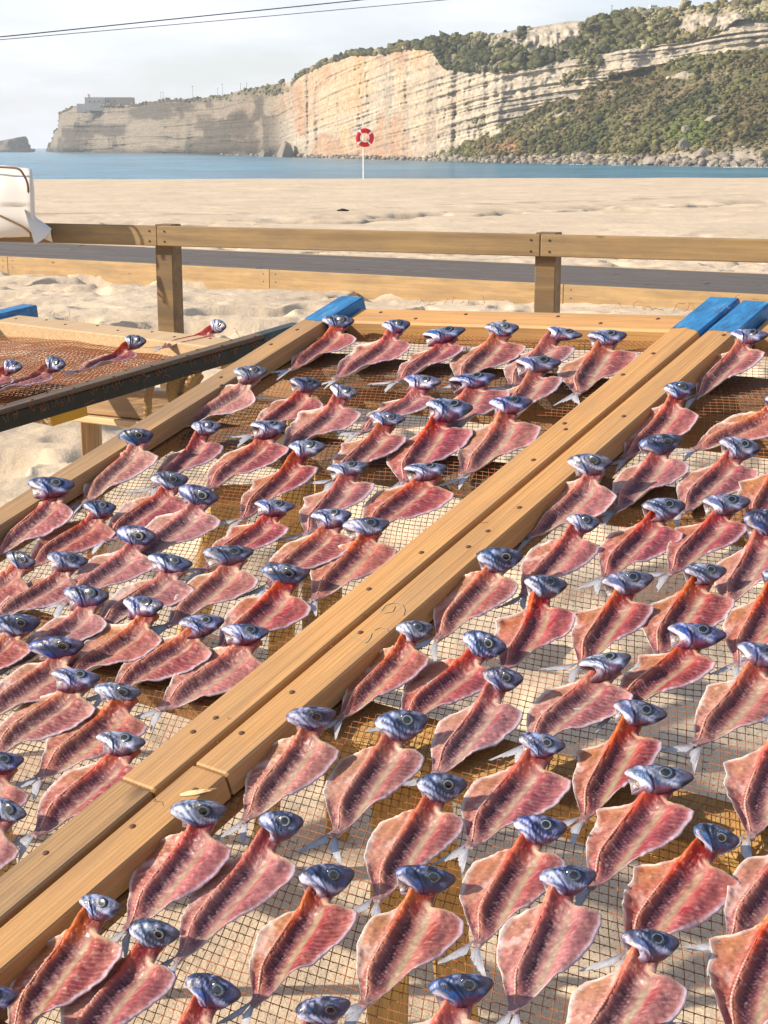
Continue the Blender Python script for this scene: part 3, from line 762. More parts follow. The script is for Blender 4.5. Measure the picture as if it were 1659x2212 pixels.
# --- utility poles on the ridge
pole_me = mesh_data('pole_shaft', *tube([(0, 0, -1.5), (0, 0, 8.5)], [0.2, 0.13], 6), M_DARK)
arm_me = mesh_data('cross_arm', *box(-0.9, 0.9, -0.08, 0.08, 7.7, 7.9), M_DARK)
for k, (x, y, h) in enumerate([(291, 222, 1.0), (350, 216, 1.1), (356, 216, 1.1), (419, 212, 1.5), (472, 207, 1.0), (483, 206, 1.35), (522, 196, 0.8), (535, 193, 0.7), (1313, 31, 0.55)]):
    p = terrain_point(x, SKY(x) + 0.1)
    o = link('utility_pole', None, loc=(p[0], p[1] + 2, p[2])); o.scale = (1, 1, h)
    link('shaft', pole_me, o); link('cross_arm', arm_me, o)
    tag(o, ['thin pole just right of the fort', 'left one of the close pair of thin poles on the low ridge', 'right one of the close pair of thin poles on the low ridge', 'tall lone pole on the middle of the low ridge',
            'short thin pole left of the tall one where the ridge starts to rise', 'tall thin pole where the ridge starts to rise', 'thin pole halfway up the green ridge', 'thin pole on the upper part of the green ridge', 'tiny pole on the skyline above the bushy cliff top'][k], 'pole', 'poles on the headland ridge')

# --- camper vans parked on the plateau
def camper(x, y, s, rz, lab):
    p = terrain_point(x, SKY(x) + 0.2)
    r = link('camper_van', None, loc=(p[0], p[1] + 6, p[2] + 0.3)); r.rotation_euler = (0, 0, rz); r.scale = (s, s, s)
    prof = [(-2.9, 0.35), (2.2, 0.35), (2.95, 0.6), (2.9, 1.25), (2.3, 1.5), (2.0, 2.0), (2.3, 2.6), (2.1, 2.85), (-2.9, 2.85)]
    V = [(a, -1.1, b) for a, b in prof] + [(a, 1.1, b) for a, b in prof]; n = len(prof)
    F = [tuple(range(n)), tuple(reversed(range(n, 2 * n)))] + [(i, i + n, (i + 1) % n + n, (i + 1) % n) for i in range(n)]
    body = link('body', mesh_data('camper_body', V, F, M_WHITE), r)
    for xa in (-2.2, -0.6, 0.8):
        link('window', mesh_data('camper_window', *box(xa, xa + 0.9, -1.13, -1.08, 1.6, 2.2), M_GLASS), body)
    wm = mesh_data('camper_wheel', *tube([(0, -1.15, 0), (0, -0.85, 0)], 0.38, 12), M_DARK)
    for xa in (-1.7, 1.9):
        link('wheel', wm, r, loc=(xa, 0, 0.38)); link('wheel', wm, r, loc=(xa, 2.0, 0.38))
    tag(r, lab, 'camper van', 'camper vans on the cliff top')
camper(1405, 19, 0.78, 0.2, 'white camper van parked on the plateau edge above the bushy cliff')
camper(1466, 15, 0.62, 0.4, 'smaller white camper van further right along the plateau edge')
camper(1546, 8, 0.45, 0.1, 'tiny pale vehicle on the plateau nearest the right edge')

# ------------------------------------------------------------------ boardwalk
pn = [on_level(-60, 580.2, 0.0), on_level(1720, 681.0, 0.0)]
pA, pB = np.array([*pn[0][:2], 0]), np.array([*pn[1][:2], 0])
bdir = (pB - pA); blen = np.linalg.norm(bdir); bdir /= blen
bnorm = np.array([-bdir[1], bdir[0], 0.0])
if bnorm[1] < 0: bnorm = -bnorm
pA = pA - bdir * 2.0; blen += 4.0
DECK_H = 0.168
board = link('boardwalk', None, matrix=basis(pA, bnorm, bdir, np.array([0, 0, 1.0]) if np.cross(bnorm, bdir)[2] > 0 else np.array([0, 0, 1.0])))
if np.cross(bnorm, bdir)[2] < 0:
    board.matrix_basis = basis(pA, -bnorm, bdir, np.array([0, 0, 1.0]))
    SGN = -1.0
else:
    SGN = 1.0
tag(board, 'long low wooden boardwalk with dark grey planks and pale edge board', 'boardwalk')
def bbox(name, a0, a1, y0, y1, z0, z1, mat, bevel=0.004):
    x0, x1 = sorted((a0 * SGN, a1 * SGN))
    return link(name, mesh_data(name, *box(x0, x1, y0, y1, z0, z1, bevel), mat), board)
cuts = [0.0, 2.6, 6.45, 9.9, blen]
for a, b in zip(cuts[:-1], cuts[1:]):
    e = bbox('edge_board', 0.0, 0.05, a + 0.003, b - 0.003, -0.25, DECK_H - 0.002, M_EDGE)
    for yy in (a + 0.08, b - 0.08):
        for zz_ in (0.04, 0.12):
            link('screw', mesh_data('screw', *tube([(SGN * -0.002, yy, zz_), (SGN * 0.01, yy, zz_)], 0.007, 6), M_BOLT), e)
plank_w = 2.15 / 16
for k in range(16):
    a0 = 0.054 + k * plank_w
    y = -rng.uniform(0, 3.0)
    while y < blen:
        l = rng.uniform(2.9, 4.2); y0, y1 = max(0, y), min(blen, y + l)
        if y1 - y0 > 0.05:
            hz = DECK_H + rng.uniform(-0.003, 0.003)
            bbox('plank', a0 + 0.004, a0 + plank_w - 0.004, y0 + 0.002, y1 - 0.002, hz - 0.035, hz, M_DECK, 0.003)
        y += l
bbox('far_edge_board', 0.06 + 16 * plank_w, 0.11 + 16 * plank_w, 0, blen, -0.25, DECK_H, M_EDGE)
for k in range(5):
    yy = blen * (k + 0.5) / 5
    bbox('joist', 0.06, 2.2, yy - 0.04, yy + 0.04, -0.2, DECK_H - 0.045, M_BEAM_GREY)

# ------------------------------------------------------------------ railing
RAIL_TOP = 1.035
rdir = np.array([math.sin(math.radians(112.5)), math.cos(math.radians(112.5)), 0]); rnorm = np.array([-rdir[1], rdir[0], 0])   # points away from the camera
if rnorm[1] < 0: rnorm = -rnorm
P1 = at_forward(366, 600, 8.45); P1[2] = 0
railing = link('wooden_railing', None, matrix=basis(P1, -rnorm if np.cross(-rnorm, rdir)[2] > 0 else rnorm, rdir, np.array([0, 0, 1.0])))
RS = 1.0 if np.cross(-rnorm, rdir)[2] > 0 else -1.0     # +local x points to the camera side when RS is 1
tag(railing, 'timber railing with one thick handrail on square posts before the boardwalk', 'railing')
POSTS = [-2.15, 0.0, 2.14, 4.3]
for y in POSTS:
    link('post', mesh_data('post', *box(-0.052, 0.052, y - 0.052, y + 0.052, -0.4, RAIL_TOP + 0.006, 0.004), M_POST), railing)
def rx(a, b):
    return tuple(sorted((a * RS, b * RS)))
for a, b in ((-3.2, -0.012), (-0.010, 2.125), (2.129, 5.2)):
    x0, x1 = rx(0.0535, 0.1)
    hr = link('handrail', mesh_data('handrail', *box(x0, x1, a, b, RAIL_TOP - 0.106, RAIL_TOP, 0.004), M_RAIL), railing)
    for y in (a + 0.045, b - 0.045):
        for z in (RAIL_TOP - 0.028, RAIL_TOP - 0.082):
            if -2.5 < y < 4.5:
                t0, t1 = rx(0.097, 0.1025)
                link('bolt', mesh_data('bolt', *tube([(t0, y, z), (t1, y, z)], 0.0055, 8), M_BOLT), hr)

# ------------------------------------------------------------------ tarpaulin bundle tied over the railing end
M_TARP = plain('white_tarpaulin', (0.62, 0.60, 0.57), 0.45, 3, 0.06)
TCX, TCZ, THX = 0.195, 1.152, 0.165
def tarp_bundle():
    ny, na = 110, 96
    yv = np.linspace(-2.9, -0.63, ny)
    th = np.linspace(0, 2 * math.pi, na, endpoint=False)
    Y, T = np.meshgrid(yv, th, indexing='ij')
    c, s = np.cos(T) * RS, np.sin(T)
    sq = (np.abs(c) ** 3.4 + np.abs(s) ** 3.4) ** (-1 / 3.4)
    endt = smooth(-0.63, -0.9, Y)
    hx = THX * (0.92 + 0.08 * endt); hz = 0.192 * (0.90 + 0.10 * endt)
    # broad pulls in the cloth that run from the ties towards the lower corner
    pull = 0.075 * np.abs(np.sin(1.7 * T + 6.5 * Y + 0.3)) ** 1.3 + 0.018 * vnoise(Y * 2.6 + 0.8 * T, T * 0.7, 4.0) + 0.006 * fbm(Y * 6, T * 2, 2.0, 2)
    cord = np.exp(-((Y + 0.98 - 0.14 * np.sin(T + 0.5)) / 0.05) ** 2) + np.exp(-((Y + 1.42 + 0.20 * np.sin(T - 0.4)) / 0.06) ** 2)
    rad = sq * (1 + pull - 0.05 * cord)
    V = np.stack([RS * TCX + hx * c * rad, Y + 0 * T, TCZ + hz * s * rad - 0.02 * smooth(-1.0, -2.2, Y)], -1)
    V[..., 1] -= 0.69 * (TCX + THX - V[..., 0] * RS) * smooth(-1.7, -0.63, V[..., 1])     # the cloth is pulled back obliquely at the end
    e = V[-1].copy(); m = e.mean(0)
    rings = [V]
    for k, (sc, dy) in enumerate(((0.97, 0.018), (0.90, 0.026), (0.5, 0.030), (0.2, 0.03))):
        q = m + (e - m) * sc; q[:, 1] += dy + 0.010 * vnoise(q[:, 0] * 9, q[:, 2] * 9, 3.0)
        rings.append(q[None])
    V = np.concatenate(rings)
    n = V.shape[0]
    f = [tuple(q) for q in grid_faces(n, na, True)] + [tuple((n - 1) * na + i for i in range(na)), tuple(reversed(range(na)))]
    return V, V.reshape(-1, 3), f
TG, tv, tf = tarp_bundle()
tarp = link('tarpaulin_bundle', mesh_data('tarpaulin_bundle', tv, tf, M_TARP, True))
tarp.matrix_basis = railing.matrix_basis.copy()
tag(tarp, 'bulky white tarpaulin bundle tied with brown cord over the railing end', 'tarpaulin')
# loose corner flap hanging at the end
nu, nv_ = 22, 16
U, W = np.meshgrid(np.linspace(0, 1, nu), np.linspace(0, 1, nv_), indexing='ij')
fx = RS * (0.10 + 0.27 * W); fy = -0.66 - 0.55 * (0.27 * (1 - W)) + (0.06 + 0.10 * np.sin(W * 3.1)) * U + 0.018 * np.sin(W * 10) * U; fz = 1.12 - 0.15 * U - 0.03 * np.cos(W * 5) * U + 0.02 * np.sin(W * 9 + U * 2) * U
fl = np.stack([fx, fy, fz], -1).reshape(-1, 3)
o = link('loose_flap', mesh_data('loose_flap', np.vstack([fl, fl - np.array([RS * 0.004, 0.003, 0.003])]), np.vstack([grid_faces(nu, nv_), grid_faces(nu, nv_)[:, ::-1] + nu * nv_]), M_TARP, True), tarp)
def tie(pix, name='tie_cord', rad=0.0062):
    """cord laid over the front of the bundle"""
    MI = railing.matrix_basis.inverted(); pts = []
    c0 = MI @ Vector(EYE)
    for x, y in pix:
        d_ = (MI.to_3x3() @ Vector(ray(x, y))); t_ = (RS * (TCX + THX * 1.03) - c0[0]) / d_[0]
        q_ = np.array(c0 + d_ * t_); q_[1] = min(q_[1], -0.632); pts.append(q_)
    P = np.array(pts); t = np.linspace(0, 1, 40); s_ = np.linspace(0, 1, len(P))
    path = np.stack([np.interp(t, s_, P[:, i]) for i in range(3)], -1)
    for _ in range(4): path[1:-1] = (path[:-2] + path[1:-1] + path[2:]) / 3
    return link(name, mesh_data(name, *tube(path, rad, 6), M_CORD, True), tarp)
tie([(-60, 358), (0, 361), (43, 363), (62, 395), (82, 428), (103, 462)])
tie([(-60, 437), (0, 466), (50, 490), (78, 504), (108, 514)])

# ------------------------------------------------------------------ lifebuoy on a pole by the water
bp_ = on_level(785, 386.5, 0.0)
buoy = link('lifebuoy_pole', None, loc=(bp_[0], bp_[1], 0))
tag(buoy, 'thin pale metal pole standing in the sand near the water', 'pole')
link('shaft', mesh_data('pole_shaft', *tube([(0, 0, -0.5), (0, 0, 2.5)], 0.028, 8), M_WHITE), buoy)
link('hook', mesh_data('hook', *tube([(0, 0, 2.12), (0, -0.1, 2.12), (0, -0.1, 2.2)], 0.015, 6), M_WHITE), buoy)
ring_c = (0.07, -0.13, 1.83)
R0, r0_ = 0.315, 0.105
nt, npq = 48, 14
a_ = np.linspace(0, 2 * math.pi, nt, endpoint=False); b_ = np.linspace(0, 2 * math.pi, npq, endpoint=False)
AA, BB = np.meshgrid(a_, b_, indexing='ij')
tvv = np.stack([(R0 + r0_ * np.cos(BB)) * np.cos(AA), 0.75 * r0_ * np.sin(BB), (R0 + r0_ * np.cos(BB)) * np.sin(AA)], -1)
ff = [(i * npq + j, i * npq + (j + 1) % npq, ((i + 1) % nt) * npq + (j + 1) % npq, ((i + 1) % nt) * npq + j) for i in range(nt) for j in range(npq)]
ring = link('lifebuoy', mesh_data('lifebuoy', tvv.reshape(-1, 3), ff, plain('lifebuoy_red', (0.62, 0.012, 0.025), 0.45), True), loc=(bp_[0] + ring_c[0], bp_[1] + ring_c[1], ring_c[2]))
ring.rotation_euler = (0, 0.1, 0.1)
tag(ring, 'red lifebuoy ring with white bands hanging on the beach pole', 'lifebuoy')
for k in range(4):
    aa = np.linspace(k * math.pi / 2 + 0.785 - 0.115, k * math.pi / 2 + 0.785 + 0.115, 7); A2, B2 = np.meshgrid(aa, b_, indexing='ij')
    q = np.stack([(R0 + (r0_ + 0.008) * np.cos(B2)) * np.cos(A2), 0.78 * (r0_ + 0.006) * np.sin(B2), (R0 + (r0_ + 0.008) * np.cos(B2)) * np.sin(A2)], -1)
    link('white_band', mesh_data('white_band', q.reshape(-1, 3), grid_faces(7, npq, True), M_WHITE, True), ring)

# dark scrap on the beach
p = on_level(740, 456, 0)
v, f = ico_sphere(2)
v = v * (1 + 0.4 * fbm(v[:, 0] * 2, v[:, 1] * 2, v[:, 2] * 2, 2))[:, None] * np.array([0.11, 0.05, 0.035])
tag(link('seaweed_clump', mesh_data('seaweed_clump', v, f, plain('dark_seaweed', (0.02, 0.017, 0.012), 0.8)), loc=(p[0], p[1], 0.02)), 'small dark clump lying alone on the far beach sand', 'seaweed')

# overhead cables
M_CABLE = plain('dark_cable', (0.045, 0.055, 0.05), 0.7)
for pts, rad, lab in (([(-300, 103), (0, 80), (400, 38.5), (780, 0), (1100, -37)], 0.0075, 'thicker dark green overhead cable crossing the upper left sky'),
                      ([(-300, 109), (0, 86), (480, 44), (960, 0), (1300, -34)], 0.0048, 'thinner grey overhead cable running just below the dark one')):
    P = np.array([at_forward(x, y, 20.0 + 0.002 * x) for x, y in pts])
    t = np.linspace(0, 1, 60); seg = np.linspace(0, 1, len(P))
    path = np.stack([np.interp(t, seg, P[:, i]) for i in range(3)], -1)
    for _ in range(3):
        path[1:-1] = (path[:-2] + path[1:-1] + path[2:]) / 3
    tag(link('overhead_cable', mesh_data('overhead_cable', *tube(path, rad, 6), M_CABLE, True)), lab, 'cable', 'overhead cables')

# ------------------------------------------------------------------ sea air: even, pale haze round everything
m, N, L, b = material('sea_haze')
N.remove(b)
pvn = N.new('ShaderNodeVolumePrincipled'); pvn.inputs['Color'].default_value = (0.93, 0.95, 1.0, 1); pvn.inputs['Density'].default_value = 0.00013; pvn.inputs['Anisotropy'].default_value = 0.3
L.new(pvn.outputs['Volume'], N['Material Output'].inputs['Volume'])
HV, HF = box(-6300, 6300, -400, 6300, SEA_Z - 6, 122.0)
tag(link('haze', mesh_data("haze", HV, HF, m)), 'thin pale sea haze over the bay', kind='stuff')

# ------------------------------------------------------------------ drying racks
def frame_from(tilt, az, turn):
    n = np.array([math.sin(tilt) * math.sin(az), math.sin(tilt) * math.cos(az), math.cos(tilt)])
    e1 = np.cross([0, 1, 0], n); e1 /= np.linalg.norm(e1); e2 = np.cross(n, e1)
    u = math.cos(turn) * e1 + math.sin(turn) * e2
    return n, u, np.cross(u, n)
RN, RU, RV = frame_from(math.radians(18.6), math.radians(223.0), math.radians(48.2))
RD = 0.98                                         # distance from the eye to the plane of the beam tops
RACK_M = basis(EYE - RD * RN, RV, RU, RN)         # local x across the rack, y up the slope, z out of it
NET_Z = -0.035

def to_rack(x, y, dn=0.0):
    r = ray(x, y); t = -(RD + dn) / (r @ RN); P = r * t[..., None] if r.ndim > 1 else r * t
    return P @ RV, P @ RU

nail_me = mesh_data('nail', *tube([(0, 0, -0.004), (0, 0, 0.0010), (0, 0, 0.0016)], [0.0036, 0.0036, 0.002], 7), M_NAIL)
def nails(beam, xs, ys, z, rng_):
    for x, y in zip(xs, ys):
        link('nail', nail_me, beam, loc=(x, y, z))

def rack_box(root, name, x0, x1, y0, y1, z0, z1, mat, bevel=0.0025, wob=0.0):
    v, f = box(x0, x1, y0, y1, z0, z1, bevel)
    return link(name, mesh_data(name, v, f, mat), root)

BEAM_H = 0.032
def painted_end(root, x0, x1, ya, yb, z0, z1, mat):
    """coat of paint over a timber end: a thin shell with a brushed, uneven border"""
    e = 0.0007; b = 0.0025
    cor = [(x0 - e, z0 - e), (x0 - e, z1 - b), (x0 + b, z1 + e), (x1 - b, z1 + e), (x1 + e, z1 - b), (x1 + e, z0 - e)]
    sec = []
    for (p, q), n in zip(zip(cor[:-1], cor[1:]), (6, 2, 16, 2, 6)):
        for k in range(n): sec.append((p[0] + (q[0] - p[0]) * k / n, p[1] + (q[1] - p[1]) * k / n))
    sec.append(cor[-1]); n = len(sec)
    s_ = np.arange(n)
    near = ya + 0.008 * fbm(s_ * 0.16, s_ * 0 + x0 * 9, 1.0, 2) + 0.003 * np.abs(vnoise(s_ * 0.9, s_ * 0 + 3 * x0, 5.0))
    V = [(sx_, float(ny), sz_) for (sx_, sz_), ny in zip(sec, near)] + [(sx_, yb + e, sz_) for sx_, sz_ in sec]
    F = [(i, i + 1, n + i + 1, n + i) for i in range(n - 1)] + [tuple(range(n, 2 * n))]
    return link('painted_end', mesh_data('painted_end', V, F, mat), root)
def long_beam(root, x0, x1, ya, yb, mats, seam, nail_list, blue=0.12):
    """one long side timber: near piece, far piece and the blue painted end"""
    pieces = []
    cuts = [(ya, seam - 0.0015, mats[0], 'near_beam'), (seam + 0.0015, yb, mats[1], 'side_beam')] if seam else [(ya, yb, mats[1], 'side_beam')]
    for a, b, m, nm in cuts:
        pieces.append(rack_box(root, nm, x0, x1, a, b, -BEAM_H, 0.0, m))
    painted_end(root, x0, x1, yb - blue, yb, -BEAM_H, 0.0, M_BLUE)
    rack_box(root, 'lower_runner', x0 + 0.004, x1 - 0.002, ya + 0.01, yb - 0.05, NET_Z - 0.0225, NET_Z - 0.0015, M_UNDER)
    for x, y in nail_list:
        if rng.uniform() < 0.25: continue
        for (a, b, m, nm), o in zip(cuts, pieces):
            if a < y < b:
                link('nail', nail_me, o, loc=(x + rng.uniform(-0.013, 0.013), y + rng.uniform(-0.035, 0.035), 0))
    return pieces

def net_mesh(x0, x1, y0, y1, seed, cell=0.0108, rad=0.00048, sag=0.010, skew=-0.62, wav=0.0022, zoff=0.0):
    """two families of twine crossing at knots, slack and a little wavy"""
    V, F, n = [], [], 0
    rg = np.random.default_rng(seed)
    def wobble(p):
        x, y = p[:, 0], p[:, 1]
        dx = wav * fbm(x * 9, y * 9, seed, 2) * 2.0; dy = wav * fbm(x * 9, y * 9, seed + 50, 2) * 2.0
        z = -sag * (0.5 + 0.5 * fbm(x * 5, y * 5, seed + 9, 2)) * np.clip(np.minimum(x - x0, x1 - x) / 0.06, 0, 1)
        return np.stack([x + dx, y + dy, NET_Z + z + zoff], -1)
    lines = []
    W, H = x1 - x0, y1 - y0
    for k in range(int(H / cell) + 1):
        y = y0 + k * cell
        t = np.linspace(0, 1, int(W / 0.018) + 2)
        lines.append(np.stack([x0 + t * W, y + 0.10 * (t - 0.5) * W + 0 * t], -1))
    ext = abs(skew) * H
    for k in range(int((W + ext) / cell) + 1):
        xs = x0 + k * cell
        t = np.linspace(0, 1, int(H / 0.018) + 2)
        L_ = np.stack([xs + skew * t * H, y0 + t * H], -1)
        L_ = L_[(L_[:, 0] >= x0) & (L_[:, 0] <= x1)]
        if len(L_) > 2: lines.append(L_)
    for L_ in lines:
        L_ = L_[(L_[:, 1] >= y0) & (L_[:, 1] <= y1)]
        if len(L_) < 3: continue
        p = wobble(L_)
        v, f = tube(p, rad * rg.uniform(0.8, 1.25), 3, caps=False)
        V.append(v); F.append(np.array(f) + n); n += len(v)
    # knots
    ky = np.arange(y0 + 0.01, y1 - 0.01, cell)
    pts = []
    for k, y in enumerate(ky):
        yy = y
        xs = np.arange(x0, x1 + ext, cell) + skew * (yy - y0)
        xs = xs[(xs > x0 + 0.004) & (xs < x1 - 0.004)]
        pts.append(np.stack([xs, yy + 0.10 * ((xs - x0) / W - 0.5) * W], -1))
    pts = np.concatenate(pts)
    pts = pts[(pts[:, 1] > y0) & (pts[:, 1] < y1)]
    c = wobble(pts)
    octv = np.array([(1, 0, 0), (-1, 0, 0), (0, 1, 0), (0, -1, 0), (0, 0, 1), (0, 0, -1)], float) * rad * 2.0
    octf = np.array([(0, 2, 4), (2, 1, 4), (1, 3, 4), (3, 0, 4), (2, 0, 5), (1, 2, 5), (3, 1, 5), (0, 3, 5)])
    kv = (c[:, None] + octv[None]).reshape(-1, 3); kf = (octf[None] + 6 * np.arange(len(c))[:, None, None]).reshape(-1, 3) + n
    allf = np.concatenate(F)
    tri = np.concatenate([allf[:, [0, 1, 2]], allf[:, [0, 2, 3]], kf])
    return mesh_data('net', np.concatenate(V + [kv]), tri, M_NET)

def strands(root, spots, seed, name='loose_twine'):
    rg = np.random.default_rng(seed); parts = []
    for (x, y, z) in spots:
        for _ in range(1):
            a = np.array([x, y, z]); d = rg.normal(0, 1, 3); d[2] = abs(d[2]); d = d / np.linalg.norm(d) * rg.uniform(0.008, 0.022)
            mid = a + d * 0.5 + rg.normal(0, 0.003, 3)
            parts.append(tube([a, mid, a + d, a + d + rg.normal(0, 0.004, 3)], 0.00045, 4))
    o = link(name, mesh_data(name, *merge(parts), M_NET), root); o['kind'] = 'stuff'
    return o

Y_NEAR = 0.02
# measured positions along the beams
bn = [(-1.272, y) for y in (0.86, 1.02, 1.18, 1.33, 1.52, 1.66, 1.70, 1.74, 1.85, 1.96, 2.03)] + [(-1.262, 0.93), (-1.283, 1.55), (-1.262, 1.6), (-1.266, 0.72), (-1.28, 0.62), (-1.27, 0.5)]
cn = [(-1.207, y) for y in (0.70, 0.79, 0.90, 0.99, 1.09, 1.22, 1.36, 1.45, 1.6, 1.74, 1.85, 1.95, 2.04)] + [(-1.215, 0.62), (-1.20, 0.53), (-1.215, 1.38)]
an = [(-2.05, y) for y in (1.16, 1.27, 1.36, 1.5, 1.62, 1.75, 1.84, 1.95)] + [(-2.045, 1.3), (-2.06, 1.55), (-2.035, 1.7)]

middle = link('drying_rack', None, matrix=RACK_M)
tag(middle, 'middle wooden drying rack with blue beam ends and rust-coloured net full of fish', 'drying rack', 'fish drying racks')
long_beam(middle, -2.078, -2.018, Y_NEAR, 2.098, (M_BEAM_OLD, M_BEAM_OLD), None, an, 0.115)
long_beam(middle, -1.300, -1.243, Y_NEAR, 2.186, (M_BEAM_OLD, M_BEAM), 0.778, bn, 0.135)
link('net', net_mesh(-2.03, -1.29, 0.30, 2.085, 3), middle)
def far_bar(root, x0, x1, ya, yb, mat, z0=-0.062, z1=-0.018):
    p = RACK_M if root is not None else None
    v = [(x0, ya - 0.066, z0), (x1, yb - 0.066, z0), (x1, yb - 0.066, z1), (x0, ya - 0.066, z1), (x0, ya, z0), (x1, yb, z0), (x1, yb, z1), (x0, ya, z1)]
    L_ = math.hypot(x1 - x0, yb - ya); ang = math.atan2(yb - ya, x1 - x0)
    vv, ff = box(0, 0.066, 0, L_, z0, z1, 0.004)
    o = link('end_bar', mesh_data('end_bar', vv, ff, mat), root)
    o.matrix_basis = Matrix.Translation((x0, ya, 0)) @ Matrix.Rotation(ang - math.pi / 2, 4, 'Z')
    for k in range(7):
        link('nail', nail_me, o, loc=(0.02 + 0.025 * (k % 2), L_ * (k + 0.6) / 7.3, z1))
    return o
far_bar(middle, -2.0175, -1.301, 2.088, 2.150, M_BEAM)
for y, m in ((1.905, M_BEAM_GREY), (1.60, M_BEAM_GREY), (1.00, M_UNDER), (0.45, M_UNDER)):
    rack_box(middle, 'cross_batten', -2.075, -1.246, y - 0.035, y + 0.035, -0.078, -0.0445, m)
strands(middle, [(-1.90 + 0.018 * k, 2.13 + 0.002 * k, -0.02) for k in range(9)] + [(-1.48 + 0.02 * k, 2.165, -0.02) for k in range(9)] + [(-1.245, 2.12 + 0.01 * k, -0.005) for k in range(7)] + [(-1.244, y, -0.02) for y in np.arange(0.55, 2.1, 0.055)], 11)

right = link('drying_rack', None, matrix=RACK_M)
tag(right, 'right-hand wooden drying rack nearest the camera with one blue beam end', 'drying rack', 'fish drying racks')
long_beam(right, -1.233, -1.180, Y_NEAR, 2.178, (M_BEAM, M_BEAM), 0.834, cn, 0.125)
rack_box(right, 'side_beam', -0.392, -0.338, Y_NEAR, 2.17, -BEAM_H, 0, M_BEAM)
link('net', net_mesh(-1.225, -0.34, 0.22, 2.11, 5, skew=-0.55), right)
far_bar(right, -1.1785, -0.393, 2.16, 2.20, M_BEAM)
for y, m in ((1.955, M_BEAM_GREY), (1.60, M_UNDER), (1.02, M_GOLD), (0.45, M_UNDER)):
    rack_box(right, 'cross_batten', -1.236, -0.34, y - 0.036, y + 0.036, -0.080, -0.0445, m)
strands(right, [(-1.234, y, -0.012) for y in np.arange(0.6, 2.1, 0.08)] + [(-1.21, 2.17, 0)], 13)
# faint blue carpenter's marks on the beam
def mark(pts, name='pencil_mark'):
    P = np.array([[*to_rack(x, y), 0.0009] for x, y in pts])
    t = np.linspace(0, 1, 40); s_ = np.linspace(0, 1, len(P))
    path = np.stack([np.interp(t, s_, P[:, i]) for i in range(3)], -1)
    for _ in range(2): path[1:-1] = (path[:-2] + path[1:-1] + path[2:]) / 3
    d = np.gradient(path, axis=0); d[:, 2] = 0; d /= np.linalg.norm(d, axis=1)[:, None]
    nrm = np.stack([-d[:, 1], d[:, 0], 0 * d[:, 0]], -1) * 0.0008
    V = np.concatenate([path - nrm, path + nrm]); k = len(path)
    return link(name, mesh_data(name, V, [(i, i + 1, i + 1 + k, i + k) for i in range(k - 1)], plain('blue_pencil', (0.30, 0.26, 0.16), 0.8)), right)
mark([(822, 1322), (832, 1308), (852, 1302), (868, 1306), (874, 1318), (871, 1330)])
mark([(820, 1320), (832, 1325), (848, 1322), (853, 1310)])
mark([(757, 1374), (772, 1380), (790, 1390), (800, 1378), (802, 1368)])
mark([(808, 1362), (820, 1356), (832, 1358), (838, 1364)])

# left rack, lying flatter behind
U0 = np.array([math.sin(math.radians(40)) * math.cos(math.radians(6.25)), math.cos(math.radians(40)) * math.cos(math.radians(6.25)), math.sin(math.radians(6.25))])
V0 = np.array([math.sin(math.radians(130)), math.cos(math.radians(130)), 0.0]); N0 = np.cross(V0, U0)
O0 = at_forward(630, 696, 3.6)
LEFT_M = basis(O0, V0, U0, N0)
left = link('drying_rack', None, matrix=LEFT_M)
tag(left, 'left-hand drying rack with dark green beam lying flatter behind the middle rack', 'drying rack', 'fish drying racks')
def to_left(x, y, dn=0.0):
    r = ray(x, y); O = O0 - EYE - dn * N0; k = (O @ N0) / (r @ N0); Q = r * k - (O0 - EYE)
    return Q @ V0, Q @ U0
rb = lambda *a, **k: rack_box(left, *a, **k)
ob = rb('side_beam', 0.0, 0.036, -1.9, -0.128, -0.010, 0.0, M_BEAM_GREY)
rb('side_beam_lower', 0.0005, 0.0355, -1.9, -0.128, -0.043, -0.0105, M_BLACKWOOD)
rb('painted_end', -0.0006, 0.0366, -0.130, 0.0, -0.044, 0.0004, M_TEAL)
for k in range(24):
    link('nail', nail_me, ob, loc=(0.009 + 0.017 * (k % 2) + 0.004 * math.sin(k * 3.1), -1.35 + 0.052 * k, 0))
rb('side_beam', -0.905, -0.847, -1.9, -0.085, -0.05, 0.0, M_BEAM_OLD)
painted_end(left, -0.905, -0.847, -0.24, -0.085, -0.05, 0.0, M_BLUE)
o = rb('end_bar', -0.846, -0.001, -0.235, -0.150, -0.062, -0.012, M_PALE, bevel=0.004)
for k in range(8):
    link('nail', nail_me, o, loc=(-0.80 + 0.1 * k, -0.19 + 0.02 * (k % 2), -0.012))
cq = at_forward(113, 921, 3.15) - O0
cxl, cyl, czl = float(cq @ V0), float(cq @ U0), float(cq @ N0)
rb('cross_batten', -0.9, cxl - 0.0035, cyl, cyl + 0.095, czl, -0.0555, M_PALE)
rb('yellow_end', cxl - 0.003, cxl, cyl - 0.0005, cyl + 0.0955, czl - 0.0005, -0.056, M_YELLOW, bevel=0.0008)
for y in (-1.3, -1.7):
    rb('cross_batten', -0.90, 0.05, y - 0.04, y + 0.04, -0.105, -0.066, M_BEAM_OLD)
link('net', net_mesh(-0.845, 0.012, -1.55, -0.225, 8, cell=0.0125, rad=0.0008, sag=0.018, skew=0.25, wav=0.004, zoff=-0.004), left)
link('net', net_mesh(-0.845, 0.012, -1.55, -0.225, 19, cell=0.0135, rad=0.0007, sag=0.026, skew=-0.4, wav=0.006, zoff=-0.002), left)
